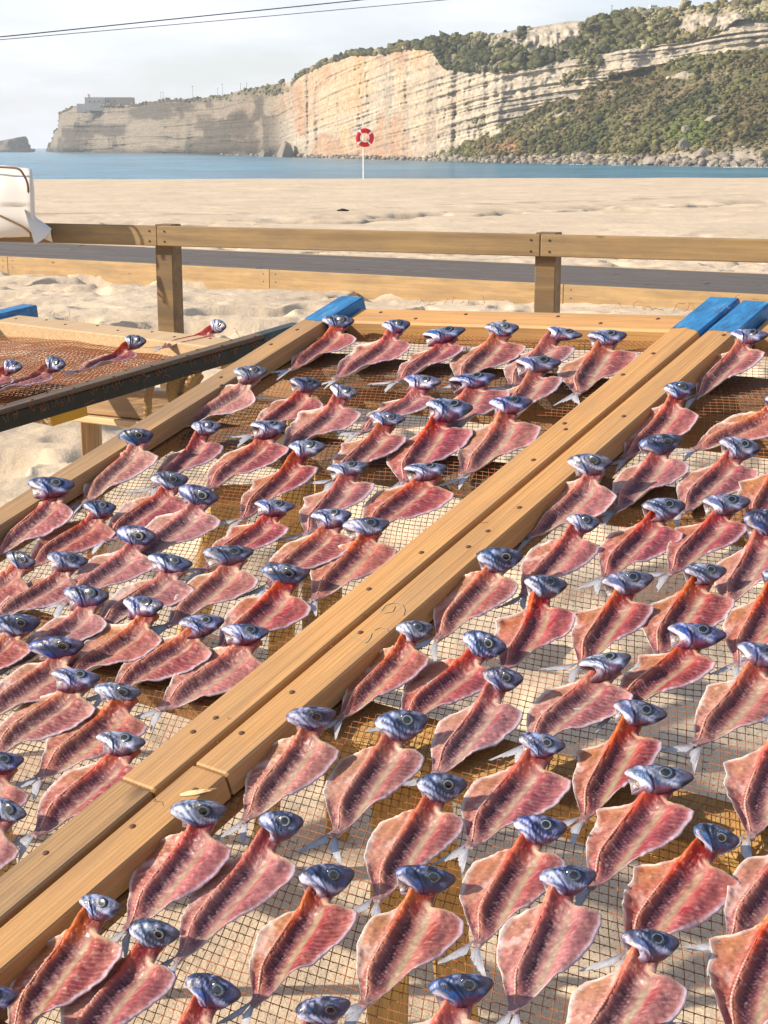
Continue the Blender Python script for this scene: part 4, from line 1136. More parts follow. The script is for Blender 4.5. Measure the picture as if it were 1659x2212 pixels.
strands(left, [(0.0375, y, z) for y, z in zip(np.arange(-1.2, -0.15, 0.054), -0.026 - 0.015 * (0.5 + 0.5 * np.sin(np.arange(59) * 1.3)))] + [(-0.86, -0.09, 0.0), (-0.83, -0.12, -0.01)] + [(-0.82 + 0.02 * k, -0.11, -0.015) for k in range(9)] + [(-0.06 + 0.02 * k, -0.12, -0.01) for k in range(5)], 17)
def net_hem(seed):
    """hem of the net folded over the outside of the dark beam"""
    rg = np.random.default_rng(seed); parts = []
    for k in range(120):
        if rg.uniform() < 0.45: continue
        y = -1.35 + k * 0.0105 + rg.uniform(-0.006, 0.006)
        a = np.array([0.0370, y, -0.003]); d = rg.uniform(0.003, 0.012)
        for s_ in (-1, 1):
            parts.append(tube([a, a + np.array([0.002, s_ * 0.006, -d]), a + np.array([0.003, s_ * 0.001 + rg.uniform(-0.006, 0.006), -2 * d])], 0.0004, 3, False))
    o = link('net_hem', mesh_data('net_hem', *merge(parts), M_NET), left); o['kind'] = 'stuff'
    return o
net_hem(4)

# ------------------------------------------------------------------ trestles under the racks
def rack_pt(x, y, z):
    return EYE - RD * RN + x * RV + y * RU + z * RN
def trestle(y, xs, lab, mat, legs_splay=0.12, xa=-2.16, xb=-0.25):
    a, b = rack_pt(xa, y, -0.114), rack_pt(xb, y, -0.114)
    root = link('trestle', None, loc=(float((a[0] + b[0]) / 2), float((a[1] + b[1]) / 2), 0))
    root_inv = Matrix.Translation(root.location).inverted()
    def part(name, p, q, w, h, m):
        M, (v, f) = beam_between(p, q, w, h)
        return link(name, mesh_data(name, v, f, m), root, matrix=root_inv @ M)
    part('top_beam', a, b, 0.06, 0.065, mat)
    dirn = (b - a) / np.linalg.norm(b - a); side = np.array([-dirn[1], dirn[0], 0])
    for k, x in enumerate(xs):
        t = rack_pt(x, y, -0.15)
        for s in (-1, 1):
            foot = t + side * s * legs_splay + dirn * (0.05 if k % 2 else -0.05); foot[2] = -0.06
            part('leg', t + side * s * 0.033, foot, 0.05, 0.035, M_GOLD)
    tag(root, lab, 'trestle', 'trestles carrying the racks')
    return root
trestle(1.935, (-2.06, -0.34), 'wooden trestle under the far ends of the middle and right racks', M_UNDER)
trestle(1.06, (-2.10, -1.13, -0.28), 'golden wooden trestle under the middle of the two fish-filled racks', M_GOLD)
# slanting prop seen through the net of the middle rack
pt = rack_pt(*[float(q) for q in to_rack(508, 1065, 0.1)], -0.1)
ft = on_level(405, 1345, 0.0)
M_, (v, f) = beam_between(pt, np.array([ft[0], ft[1], -0.05]), 0.07, 0.03)
tag(link('slanted_prop', mesh_data('slanted_prop', v, f, M_GOLD), matrix=M_), 'golden slanted board propping the middle rack, seen through its net', 'prop')

def left_pt(x, y, z):
    return O0 + x * V0 + y * U0 + z * N0
tl = link('trestle', None, loc=tuple(left_pt(-0.4, -0.7, -0.13) * np.array([1, 1, 0])))
inv = Matrix.Translation(tl.location).inverted()
def lpart(name, p, q, w, h, m):
    M, (v, f) = beam_between(p, q, w, h); return link(name, mesh_data(name, v, f, m), tl, matrix=inv @ M)
c0, c1 = on_level(0, 0, 0), None
ya = -0.95
lpart('top_beam', left_pt(-0.95, ya, -0.15), left_pt(0.0, ya, -0.15), 0.07, 0.07, M_PALE)
for x in (-0.85, -0.1):
    for s in (-1, 1):
        p = left_pt(x, ya, -0.16); q = p + np.array([0.03, 0.16 * s, 0]); q[2] = -0.06
        lpart('leg', p, q, 0.05, 0.04, M_BEAM_OLD)
tag(tl, 'pale wooden trestle under the left rack', 'trestle', 'trestles carrying the racks')
# low bench behind the gap between the racks
bA, bB = at_forward(228, 866, 4.05), at_forward(420, 884, 3.75)
bench = link('low_bench', None, loc=(float(bA[0]), float(bA[1]), 0)); inv2 = Matrix.Translation(bench.location).inverted()
def bpart(name, p, q, w, h, m):
    M, (v, f) = beam_between(p, q, w, h); return link(name, mesh_data(name, v, f, m), bench, matrix=inv2 @ M)
dv = (bB - bA) / np.linalg.norm(bB - bA); bA2, bB2 = bA - dv * 0.15, bB + dv * 0.5
bpart('front_board', bA2, bB2, 0.03, 0.075, M_BEAM_OLD)
bpart('lit_edge', bA2 + np.array([0.02, -0.03, -0.047]), bB2 + np.array([0.02, -0.03, -0.047]), 0.06, 0.018, M_PALE)  # pale strip that paints in the lit bottom edge of the board
for t in (0.05, 0.95):
    p = bA2 + (bB2 - bA2) * t + np.array([0, 0.05, 0]); q = p.copy(); q[2] = -0.06
    bpart('leg', p, q, 0.05, 0.05, M_BEAM_OLD)
tag(bench, 'weathered low timber board between the left and middle racks', 'bench')

def rope(pts, rad, lab, turns=16):
    P = np.array(pts, float); t = np.linspace(0, 1, 90)
    path = np.stack([np.interp(t, np.linspace(0, 1, len(P)), P[:, i]) for i in range(3)], -1)
    for _ in range(12): path[1:-1] = (path[:-2] + path[1:-1] + path[2:]) / 3
    tg = np.gradient(path, axis=0); tg /= np.linalg.norm(tg, axis=1)[:, None]
    a = np.cross(tg, [0.3, 1, 0.1]); a /= np.linalg.norm(a, axis=1)[:, None]; b = np.cross(tg, a)
    parts = []
    for k in range(3):
        ph = t * turns * 2 * math.pi + k * 2 * math.pi / 3
        parts.append(tube(path + rad * 0.55 * (np.cos(ph)[:, None] * a + np.sin(ph)[:, None] * b), rad * 0.58, 6))
    o = link('rope', mesh_data('rope', *merge(parts), M_ROPE, True))
    tag(o, lab, 'rope', 'ropes hanging between the racks')
rp_ = lambda x, y, d: at_forward(x, y, d)
rope([rp_(335, 812, 3.35), rp_(326, 832, 3.35), rp_(320, 858, 3.34), rp_(319, 885, 3.34), rp_(318, 905, 3.34)], 0.0085, 'thin hemp rope end hanging left between the left and middle racks', 9)
rope([rp_(392, 795, 3.40), rp_(372, 820, 3.36), rp_(370, 850, 3.36), rp_(376, 868, 3.38), rp_(392, 855, 3.42), rp_(397, 825, 3.44), rp_(404, 795, 3.44)], 0.0115, 'thick twisted hemp rope loop hanging between the left and middle racks', 20)
rope([rp_(440, 780, 3.38), rp_(425, 805, 3.36), rp_(408, 830, 3.36), rp_(402, 850, 3.38), rp_(412, 840, 3.42), rp_(432, 810, 3.44)], 0.0105, 'right-hand twisted rope loop close to the middle rack beam', 15)

# ------------------------------------------------------------------ fish
FISH_MIDDLE = [(313, 938, 203, 1055), (460, 922, 337, 1052), (571, 808, 440, 905), (155, 1048, 38, 1167), (233, 1090, 117, 1188), (390, 1037, 240, 1158), (450, 1073, 347, 1173), (603, 925, 440, 1058), (668, 970, 517, 1125), (753, 697, 628, 798), (883, 708, 728, 820), (990, 718, 856, 825), (1093, 713, 990, 822), (681, 825, 553, 935), (763, 852, 638, 958), (933, 823, 776, 935), (1033, 812, 990, 898), (853, 908, 723, 1038), (966, 892, 863, 1045), (775, 1010, 660, 1155), (940, 1008, 806, 1132), (616, 1092, 480, 1205), (740, 1115, 600, 1245), (826, 1135, 700, 1276), (1206, 720, 1113, 825), (1313, 730, 1264, 818), (1181, 788, 1086, 918), (1133, 880, 1010, 1028), (67, 1205, -67, 1300), (175, 1205, 25, 1316), (317, 1158, 200, 1263), (398, 1208, 240, 1336), (533, 1193, 410, 1316), (63, 1340, -50, 1443), (225, 1283, 37, 1433), (352, 1315, 197, 1433), (167, 1388, 0, 1526), (457, 1341, 267, 1476), (570, 1370, 363, 1523), (197, 1458, 0, 1613), (297, 1488, 97, 1670), (290, 1593, 93, 1783), (30, 1635, -83, 1776), (641, 1241, 503, 1383), (33, 1744, -83, 1867)]
FISH_RIGHT = [(1629, 717, 1538, 828), (1483, 838, 1366, 968), (1456, 952, 1329, 1105), (1319, 1002, 1178, 1142), (1706, 872, 1516, 965), (1599, 962, 1493, 1082), (1586, 1082, 1463, 1222), (1439, 1092, 1303, 1242), (1273, 1128, 1141, 1276), (1716, 982, 1636, 1115), (1673, 1132, 1596, 1266), (1100, 1190, 963, 1360), (916, 1346, 770, 1520), (1056, 1385, 881, 1546), (710, 1536, 548, 1756), (881, 1560, 716, 1804), (1100, 1470, 940, 1676), (966, 1694, 806, 1947), (1201, 1263, 1109, 1430), (1371, 1253, 1261, 1423), (1528, 1231, 1416, 1410), (1529, 1360, 1343, 1526), (1329, 1423, 1163, 1586), (1389, 1540, 1263, 1761), (1178, 1600, 1020, 1811), (1459, 1676, 1293, 1894), (1693, 1243, 1603, 1410), (1679, 1410, 1513, 1606), (1713, 1560, 1613, 1804), (477, 1741, 298, 1987), (218, 1937, 37, 2204), (13, 2137, -150, 2377), (347, 2009, 133, 2294), (477, 2134, 283, 2404), (620, 1787, 377, 2077), (723, 1887, 543, 2171), (943, 1887, 786, 2171), (716, 2171, 533, 2461), (1030, 2124, 853, 2404), (1174, 1772, 1030, 2027), (1253, 1891, 1109, 2187), (1543, 1801, 1366, 2044), (1439, 2031, 1246, 2327), (1723, 1927, 1573, 2261), (1516, 2234, 1339, 2527), (1756, 1777, 1653, 1937)]
M_FLESH = vertex_colored('fish_flesh', rough=0.50, noise_scale=14.0, amount=0.14, bump=0.22, bump_dist=0.015, coat=0.04, spec=0.35, subsurface=0.06, rand=0.14, sss_scale=0.02)
M_BONE = vertex_colored('fish_bone', rough=0.45, noise_scale=30.0, amount=0.25, bump=0.2, bump_dist=0.01, coat=0.2)
M_HEAD = vertex_colored('fish_head_skin', rough=0.38, noise_scale=7.0, amount=0.30, bump=0.25, bump_dist=0.02, coat=0.22, rand=0.18)
M_EYE = vertex_colored('fish_eye', rough=0.12, noise_scale=30.0, amount=0.1, bump=0.0, coat=0.6)
M_FIN = vertex_colored('fish_fin', rough=0.4, noise_scale=18.0, amount=0.3, bump=0.2, bump_dist=0.01, coat=0.1)

def soft_interp(t, pts, k=5):
    p = np.array(pts); tt = np.linspace(0, 1, 401); w = np.interp(tt, p[:, 0], p[:, 1])
    ker = np.hanning(2 * k + 3); ker /= ker.sum()
    w = np.convolve(np.pad(w, k + 1, 'edge'), ker, 'valid')
    return np.interp(t, tt, w)

def fish_meshes(seed):
    rg = np.random.default_rng(seed)
    nt, ns = 104, 57
    t = np.linspace(0, 0.965, nt); s = np.linspace(-1, 1, ns)
    wide = rg.uniform(0.94, 1.08); lw = rg.uniform(0.85, 1.08); rw = rg.uniform(0.92, 1.1)
    sh_l = rg.uniform(-0.015, 0.02); sh_r = rg.uniform(-0.02, 0.02)
    cr = rg.uniform(0.8, 1.15)
    wl = soft_interp(t, [(0, .022), (.05, .030), (.11, .060), (.2, .112), (.32, .172), (.45, .214), (.56, .238), (.625 + sh_l, .244 * cr), (.655 + sh_l, .226 * cr), (.69 + sh_l, .150), (.74 + sh_l, .098), (.80, .078), (1, .070)], 3) * wide * lw
    wr = soft_interp(t, [(0, .022), (.05, .030), (.11, .056), (.2, .106), (.32, .170), (.45, .218), (.57, .250), (.68 + sh_r, .260), (.755 + sh_r, .246), (.785 + sh_r, .190), (.805 + sh_r, .110), (.825 + sh_r, .076), (1, .066)], 3) * wide * rw
    T, Sg = np.meshgrid(t, s, indexing='ij')
    WL, WR = wl[:, None], wr[:, None]
    edge_n = 0.009 * fbm(T * 9, np.sign(Sg) * 3 + seed, seed * 1.7, 3) * smooth(0.1, 0.3, T) * (1 - smooth(0.78, 0.84, T))
    bend = rg.uniform(-0.13, 0.13)
    xr = -0.052 * smooth(0.03, 0.3, T) * (1 - 0.65 * smooth(0.68, 0.95, T))            # where the backbone runs
    Xl = np.where(Sg < 0, Sg * (WL + edge_n), Sg * (WR + edge_n))
    env = smooth(0.03, 0.16, T) * (1 - smooth(0.74, 0.84, T))
    neck = smooth(0.66, 0.93, T)
    d = Xl - xr
    ridge = 0.050 * np.exp(-(d / 0.032) ** 2) * smooth(0.0, 0.35, T)
    rf = 0.046 * np.exp(-((Xl - 0.150) / 0.060) ** 2) * env
    lf = 0.016 * np.exp(-((Xl + 0.135) / 0.05) ** 2) * env
    curl_l = rg.uniform(0.012, 0.05); curl_r = rg.uniform(-0.008, 0.03)
    curl = (np.where(Sg < 0, curl_l, curl_r) * np.abs(Sg) ** 5) * env * (0.7 + 0.5 * vnoise(T * 8, np.sign(Sg) * 4, seed))
    twist = rg.uniform(-0.012, 0.02) * Xl / 0.2 * env
    rough_ = 0.0045 * fbm(T * 40, Xl * 40, seed, 3)
    ribs = 0.0015 * np.sin(215 * (T + 0.55 * np.abs(d))) * np.exp(-(np.abs(d) / 0.09) ** 2) * env
    z = 0.014 + ridge + rf + lf + curl + twist + rough_ + ribs + neck * (0.058 + 0.042 * np.sqrt(np.clip(1 - Sg ** 2, 0, 1))) + 0.02 * (1 - smooth(0, 0.1, T))
    Yl = T + 0.030 * np.abs(Sg) ** 2 * env * np.where(Sg > 0, 1.4, 0.9) * smooth(0.45, 0.72, T)
    Xc = Xl + bend * (T - 0.45) ** 2 * 1.6
    top = np.stack([Xc, Yl, z], -1)
    thick = (0.010 + 0.026 * (1 - Sg ** 2)) * (1 - 0.2 * env) + neck * 0.06 * (1 - Sg ** 2)
    bot = top.copy(); bot[..., 2] = np.minimum(np.maximum(z - thick, 0.001), z - 0.005)
    nV = nt * ns
    fT = grid_faces(nt, ns); fB = fT[:, ::-1] + nV
    fs = []
    for i in range(nt - 1):
        fs.append((i * ns, (i + 1) * ns, (i + 1) * ns + nV, i * ns + nV)); j = ns - 1
        fs.append(((i + 1) * ns + j, i * ns + j, i * ns + j + nV, (i + 1) * ns + j + nV))
    for j in range(ns - 1):
        fs.append((j + 1, j, j + nV, j + 1 + nV)); i = (nt - 1) * ns
        fs.append((i + j, i + j + 1, i + j + 1 + nV, i + j + nV))
    faces = np.concatenate([fT, fB, np.array(fs)])
    # --- colour
    C = lambda *a: np.broadcast_to(srgb(*a), T.shape + (3,))
    def mx(a, b, w): return a * (1 - w[..., None]) + b * w[..., None]
    g = lambda c_, w_: np.exp(-((Xl - c_) / w_) ** 2)
    mott = fbm(T * 14, Xl * 16, seed + 3.3, 4); streak = fbm(T * 5 + Xl * 6, (Xl - 0.5 * T) * 46, seed + 8.1, 3); fine = fbm(T * 60, Xl * 60, seed + 5, 2)
    tone = rg.uniform(-0.5, 0.6)
    col = mx(C(186, 120, 118), C(150, 84, 94), smooth(-0.6, 0.9, mott + tone))
    lfm = smooth(-0.065, -0.10, Xl) * env
    col = mx(col, mx(C(208, 154, 134), C(180, 116, 104), smooth(-0.3, 0.5, streak)), lfm * 0.9)
    peach = smooth(0.46, 0.60, T) * smooth(-0.09, -0.13, Xl) * (1 - neck * 0.5)
    col = mx(col, C(176, 122, 86), peach * (0.7 + 0.3 * np.clip(mott, -1, 1)))
    col = mx(col, C(228, 204, 198), lfm * smooth(0.35, 0.7, fbm(T * 10, Xl * 12, seed + 21, 3)) * 0.5)
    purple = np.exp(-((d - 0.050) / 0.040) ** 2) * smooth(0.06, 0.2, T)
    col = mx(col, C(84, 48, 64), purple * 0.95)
    trough = np.exp(-((Xl - 0.072) / 0.027) ** 2) * smooth(0.10, 0.22, T) * (1 - smooth(0.72, 0.82, T))
    col = mx(col, C(166, 150, 128), trough * (0.92 + 0.08 * np.clip(streak, -1, 1)))
    musc = np.sin(190 * (T - 0.45 * (Xl - 0.06)) + 2.0 * mott) * smooth(0.09, 0.12, Xl) * env
    col = mx(col, C(222, 150, 142), smooth(0.3, 0.95, musc) * 0.45)
    red = np.exp(-((Xl - 0.135) / 0.024) ** 2) * smooth(0.25, 0.6, T + 0.12 * mott) * (1 - smooth(0.76, 0.84, T))
    col = mx(col, C(150, 34, 44), np.clip(red * (0.5 + 0.6 * streak), 0, 0.85))
    rim = smooth(0.87, 0.965, np.abs(Sg) + 0.03 * mott) * smooth(0.05, 0.15, T) * (1 - smooth(0.80, 0.88, T))
    col = mx(col, mx(C(244, 230, 222), C(214, 202, 218), (Sg > 0) * 1.0), rim * 0.75)
    # backbone: beads low down, orange red ridge towards the neck
    spine = np.exp(-(d / 0.017) ** 2)
    col = mx(col, mx(C(196, 128, 108), C(196, 78, 48), smooth(0.42, 0.75, T)), spine * smooth(0.02, 0.1, T) * 0.9)
    dots = np.exp(-((d + 0.024) / 0.007) ** 2) * smooth(-0.1, 0.5, np.sin(T * 165) + 1.2 * fine) * smooth(0.12, 0.25, T) * (1 - smooth(0.7, 0.8, T))
    col = mx(col, C(76, 22, 28), dots * 0.6)
    bones = smooth(0.6, 0.98, np.sin(215 * (T + 0.55 * np.abs(d)) + 1.2 * mott)) * np.exp(-((np.abs(d) - 0.055) / 0.035) ** 2) * env
    col = mx(col, C(206, 168, 160), bones * 0.30)
    # neck
    ncol = mx(C(146, 38, 38), C(196, 98, 62), smooth(0.3, -0.6, Sg + 0.5 * mott))
    ncol = mx(ncol, C(120, 24, 28), smooth(0.3, 0.8, Sg) * 0.8)
    ncol = mx(ncol, C(228, 170, 120), smooth(-0.35, -0.75, Sg) * smooth(0.0, 0.5, fine + 0.3) * 0.8)
    col = mx(col, ncol, smooth(0.66, 0.86, T) * np.exp(-(d / 0.10) ** 4))
    col = mx(col, C(206, 116, 78), smooth(0.86, 0.95, T) * 0.8)
    # torn pale top edge of the right flap
    col = mx(col, C(232, 196, 168), smooth(0.74, 0.80, T) * (1 - smooth(0.825, 0.85, T)) * smooth(0.35, 0.6, Sg) * 0.8)
    col = mx(col, C(142, 118, 122), (1 - smooth(0.04, 0.16, T)) * 0.8)
    spk = smooth(0.62, 0.85, fbm(T * 70, Xl * 75, seed + 31, 2))
    col = mx(col, C(236, 212, 194), spk * 0.28)
    blood = smooth(0.55, 0.75, fbm(T * 11, Xl * 13, seed + 41, 3)) * env
    col = mx(col, C(130, 32, 40), blood * 0.25)
    col = col * (1 + 0.10 * streak[..., None]).clip(0.6, 1.4)
    skin = mx(C(150, 150, 160), C(196, 186, 182), smooth(-0.3, 0.4, mott))
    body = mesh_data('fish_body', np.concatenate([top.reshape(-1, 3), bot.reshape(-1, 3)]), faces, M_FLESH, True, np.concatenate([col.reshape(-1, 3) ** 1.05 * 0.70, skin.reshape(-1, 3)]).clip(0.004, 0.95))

    # backbone beads as a piece of their own
    tb = np.linspace(0.06, 0.70, 150)
    xb = -0.052 * smooth(0.03, 0.3, tb) * (1 - 0.65 * smooth(0.68, 0.95, tb)) - 0.008 + bend * (tb - 0.45) ** 2 * 1.6
    zb = 0.014 + 0.048 * smooth(0.0, 0.35, tb) + smooth(0.66, 0.93, tb) * 0.1 + 0.02 * (1 - smooth(0, 0.1, tb)) + 0.001
    bead = 0.25 + 0.75 * (0.7 + 0.3 * vnoise(tb * 40, 0 * tb, seed)) * np.abs(np.sin(tb * math.pi * 44 + rg.uniform(0, 3)))
    rb_ = (0.0035 + 0.0050 * bead) * (0.55 + 0.45 * smooth(0.06, 0.2, tb)) * (1 - 0.6 * smooth(0.5, 0.7, tb))
    sides = 7
    bvv, bff = tube(np.stack([xb, tb, zb], -1), rb_, sides)
    bcl = srgb(150, 84, 78)[None] * (1 - bead[:, None]) + srgb(208, 164, 146)[None] * bead[:, None]
    bcl = bcl * (1 - smooth(0.45, 0.66, tb))[:, None] + srgb(200, 104, 66)[None] * smooth(0.45, 0.66, tb)[:, None]
    backbone = mesh_data('fish_backbone', bvv, bff, M_BONE, True, np.repeat(bcl, sides, 0))

    # --- head, in its own frame: x to the snout, z dorsal, -y the cheek that faces the viewer
    hl = rg.uniform(0.262, 0.300); ha = rg.uniform(0.80, 0.92)
    nh, nr = 44, 36
    q = np.linspace(0, 1, nh)
    up = soft_interp(q, [(0, .080), (.10, .098), (.22, .107), (.4, .106), (.6, .094), (.78, .068), (.9, .044), (.965, .028), (1, .010)], 6) * ha
    dn = soft_interp(q, [(0, .078), (.10, .098), (.22, .108), (.38, .112), (.6, .100), (.78, .072), (.9, .046), (.965, .030), (1, .012)], 6) * ha
    tk = soft_interp(q, [(0, .062), (.12, .070), (.4, .070), (.62, .058), (.8, .042), (.92, .027), (.97, .018), (1, .006)], 6) * ha
    ph = np.linspace(0, 2 * math.pi, nr, endpoint=False)
    Q, PH = np.meshgrid(q, ph, indexing='ij')
    cz_, sy_ = np.cos(PH), np.sin(PH)
    hz = np.where(cz_ > 0, up[:, None], dn[:, None]) * np.sign(cz_) * np.abs(cz_) ** 0.9
    hy = tk[:, None] * np.sign(sy_) * np.abs(sy_) ** 0.8
    oper = smooth(0.33, 0.29, Q + 0.05 * np.cos(PH * 2)) * smooth(0.0, 0.06, Q) * 0.011                        # gill cover stands proud
    pre = smooth(0.46, 0.44, Q + 0.03 * np.cos(PH)) * 0.0035
    mouth = np.exp(-((hz + 0.018 + 0.16 * (1 - Q)) / 0.006) ** 2) * smooth(0.74, 0.82, Q) * 0.010
    hy = hy * (1 + (oper + pre - mouth) / 0.05)
    hx = (Q - 0.45) * hl
    cut = smooth(-0.3, 0.7, -sy_) * smooth(0.45, -0.5, cz_)              # cheek torn back so that the gill cavity gapes
    hx = hx + 0.20 * hl * cut * (1 - smooth(0.0, 0.55, Q)) * rg.uniform(0.5, 1.15)
    hn = fbm(Q * 9, PH * 1.6, seed + 2, 3)
    hv = np.stack([hx, hy * (1 + 0.03 * hn), hz * (1 + 0.02 * hn)], -1)
    dors = cz_; sw = fbm(Q * 6 + 2 * dors, PH * 1.3 + 3 * Q, seed + 7, 4)
    CH = lambda *a: np.broadcast_to(srgb(*a), Q.shape + (3,))
    sw2 = fbm(Q * 11 + 3 * dors, PH * 1.7 - 5 * Q, seed + 57, 4); lines = np.sin(26 * (Q + 0.16 * dors) + 3.2 * sw)
    hc = mx(CH(50, 72, 122), CH(20, 26, 50), smooth(-0.15, 0.55, dors * 0.5 + 0.7 * sw2))
    hc = mx(hc, CH(176, 184, 218), smooth(0.05, 0.35, sw) * (1 - smooth(0.55, 0.98, dors)) * (1 - smooth(0.68, 0.86, Q)) * 0.9)
    hc = mx(hc, CH(150, 160, 200), smooth(0.15, 0.5, fbm(Q * 8, PH * 1.8, seed + 17, 3)) * smooth(0.2, 0.8, dors) * 0.65)
    hc = mx(hc, CH(22, 24, 46), smooth(0.55, 0.95, lines) * smooth(-0.2, 0.3, sw2) * 0.75)
    hc = mx(hc, CH(206, 200, 214), smooth(0.20, 0.02, Q) * (1 - smooth(0.2, 0.9, dors)) * smooth(-0.4, 0.3, sw2) * 0.8)
    hc = mx(hc, CH(96, 44, 58), smooth(-0.35, -0.9, dors + 0.3 * sw) * (1 - smooth(0.6, 0.8, Q)) * 0.85)
    hc = mx(hc, CH(74, 64, 74), smooth(0.72, 0.95, Q) * 0.75)
    hc = mx(hc, CH(20, 18, 24), np.clip(mouth / 0.010, 0, 1) * 0.9)
    hc = mx(hc, CH(18, 20, 36), (np.exp(-((Q - 0.31 + 0.05 * np.cos(PH * 2)) / 0.016) ** 2)) * 0.8)
    # dark socket round the eye
    hc = mx(hc, CH(20, 24, 44), np.exp(-(((Q - 0.60) * hl / 0.062) ** 2 + ((hz - 0.016) / 0.062) ** 2) ** 3) * (sy_ < 0) * 0.75)
    # open gill cavity at the back
    inner = []
    for k, (sc, dx) in enumerate(((0.93, 0.004), (0.84, 0.03), (0.70, 0.10), (0.35, 0.14))):
        r_ = hv[0] * np.array([1, sc, sc]); r_[:, 0] = hv[0][:, 0] + dx
        inner.append(r_)
    HV_ = np.concatenate([np.array(inner[::-1]).reshape(-1, 3), hv.reshape(-1, 3)])
    n_in = 4
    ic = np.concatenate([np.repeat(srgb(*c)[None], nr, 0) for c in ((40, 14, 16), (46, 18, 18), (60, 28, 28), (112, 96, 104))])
    hf = [tuple(f_) for f_ in grid_faces(nh + n_in, nr, True)] + [tuple((nh + n_in - 1) * nr + i for i in range(nr)), tuple(reversed(range(nr)))]
    # place it: snout to the side, cheek up towards the viewer
    yaw = math.radians(rg.uniform(-4, 4)); lean = math.radians(rg.uniform(22, 56))
    ax = np.array([math.cos(yaw), math.sin(yaw), rg.uniform(-0.02, 0.10)]); ax /= np.linalg.norm(ax)
    side = np.array([0.0, -math.cos(lean), math.sin(lean)]); side -= ax * (side @ ax); side /= np.linalg.norm(side)
    dor = np.cross(ax, -side); dor /= np.linalg.norm(dor)
    if dor[1] < 0: dor = -dor
    Rm = np.stack([ax, -side, dor], 1)
    origin = np.array([0.085 + bend * 0.4, 0.985, 0.140])
    HW = HV_ @ Rm.T + origin
    lift = 0.004 - HW[:, 2].min()
    HW[:, 2] += max(0.0, lift)
    origin = origin + np.array([0, 0, max(0.0, lift)])
    flip = np.linalg.det(Rm) < 0
    if flip: hf = [tuple(reversed(f_)) for f_ in hf]
    head = mesh_data('fish_head', HW, hf, M_HEAD, True, np.concatenate([ic, hc.reshape(-1, 3) * 1.12]).clip(0.004, 0.9))
    # eye
    ev, ef = ico_sphere(3)
    er = rg.uniform(0.037, 0.042)
    rr_ = np.hypot(ev[:, 0], ev[:, 2]); iris = srgb(*[(70, 90, 112), (118, 132, 142), (42, 62, 86), (58, 78, 100), (92, 110, 124)][seed % 5])
    ec = np.where((rr_ < 0.56)[:, None], srgb(8, 9, 14), np.where((rr_ < 0.73)[:, None], iris, srgb(26, 32, 50)))
    ec = np.where(((rr_ > 0.56) & (rr_ < 0.60))[:, None], srgb(120, 110, 96), ec)
    el = ev * np.array([er, er * 0.22, er])
    tk_e = float(np.interp(0.62, q, tk))
    el = el + np.array([(0.62 - 0.45) * hl, -(tk_e * 0.93), 0.016])
    EW = el @ Rm.T + origin
    eye = mesh_data('fish_eye', EW, ef[:, ::-1] if flip else ef, M_EYE, True, ec)

    # --- tail fin, two lobes
    parts_v, parts_f, parts_c, off = [], [], [], 0
    tw = rg.uniform(-0.5, 0.2); skew_ = rg.uniform(-0.35, 0.15)
    for sgn in (-1, 1):
        a_, b_ = np.meshgrid(np.linspace(0, 1, 22), np.linspace(0, 1, 12), indexing='ij')
        ang = sgn * (0.02 + 0.40 * b_) + skew_ + rg.uniform(-0.1, 0.1)
        ln = (0.12 + 0.15 * b_ ** 1.3) * rg.uniform(0.92, 1.1)
        frag = 1 + 0.10 * vnoise(b_ * 14, sgn * 2.0, seed) * smooth(0.7, 1, a_)
        px = np.sin(ang) * ln * a_ * frag + sgn * 0.010 * (1 - a_); py = 0.045 - np.cos(ang) * ln * a_ * frag
        pz = 0.022 + px * math.tan(tw) * 0.7 * (1 if True else 0) + 0.006 * np.sin(b_ * 26) * a_ * 0.4
        pz = np.maximum(pz, 0.003)
        P = np.stack([px, py, pz], -1).reshape(-1, 3); P2 = P - np.array([0, 0, 0.0025])
        fg = grid_faces(22, 12); n0 = len(P)
        parts_v += [P, P2]; parts_f += [fg + off, fg[:, ::-1] + off + n0]; off += 2 * n0
        st = 0.5 + 0.5 * np.sin(b_ * 60); base = np.broadcast_to(srgb(128, 130, 146), b_.shape + (3,)) * (0.7 + 0.5 * st)[..., None]
        base = mx(base, np.broadcast_to(srgb(196, 196, 198), base.shape), smooth(0.25, 0.8, a_) * 0.55)
        base = mx(base, np.broadcast_to(srgb(128, 108, 112), base.shape), (1 - smooth(0.05, 0.35, a_)) * 0.9)
        parts_c += [base.reshape(-1, 3), base.reshape(-1, 3)]
    tail = mesh_data('fish_tail', np.concatenate(parts_v), np.concatenate(parts_f), M_FIN, True, np.concatenate(parts_c).clip(0.004, 0.9))
    return body, backbone, head, eye, tail, origin
VARIANTS = [fish_meshes(s) for s in range(11)]

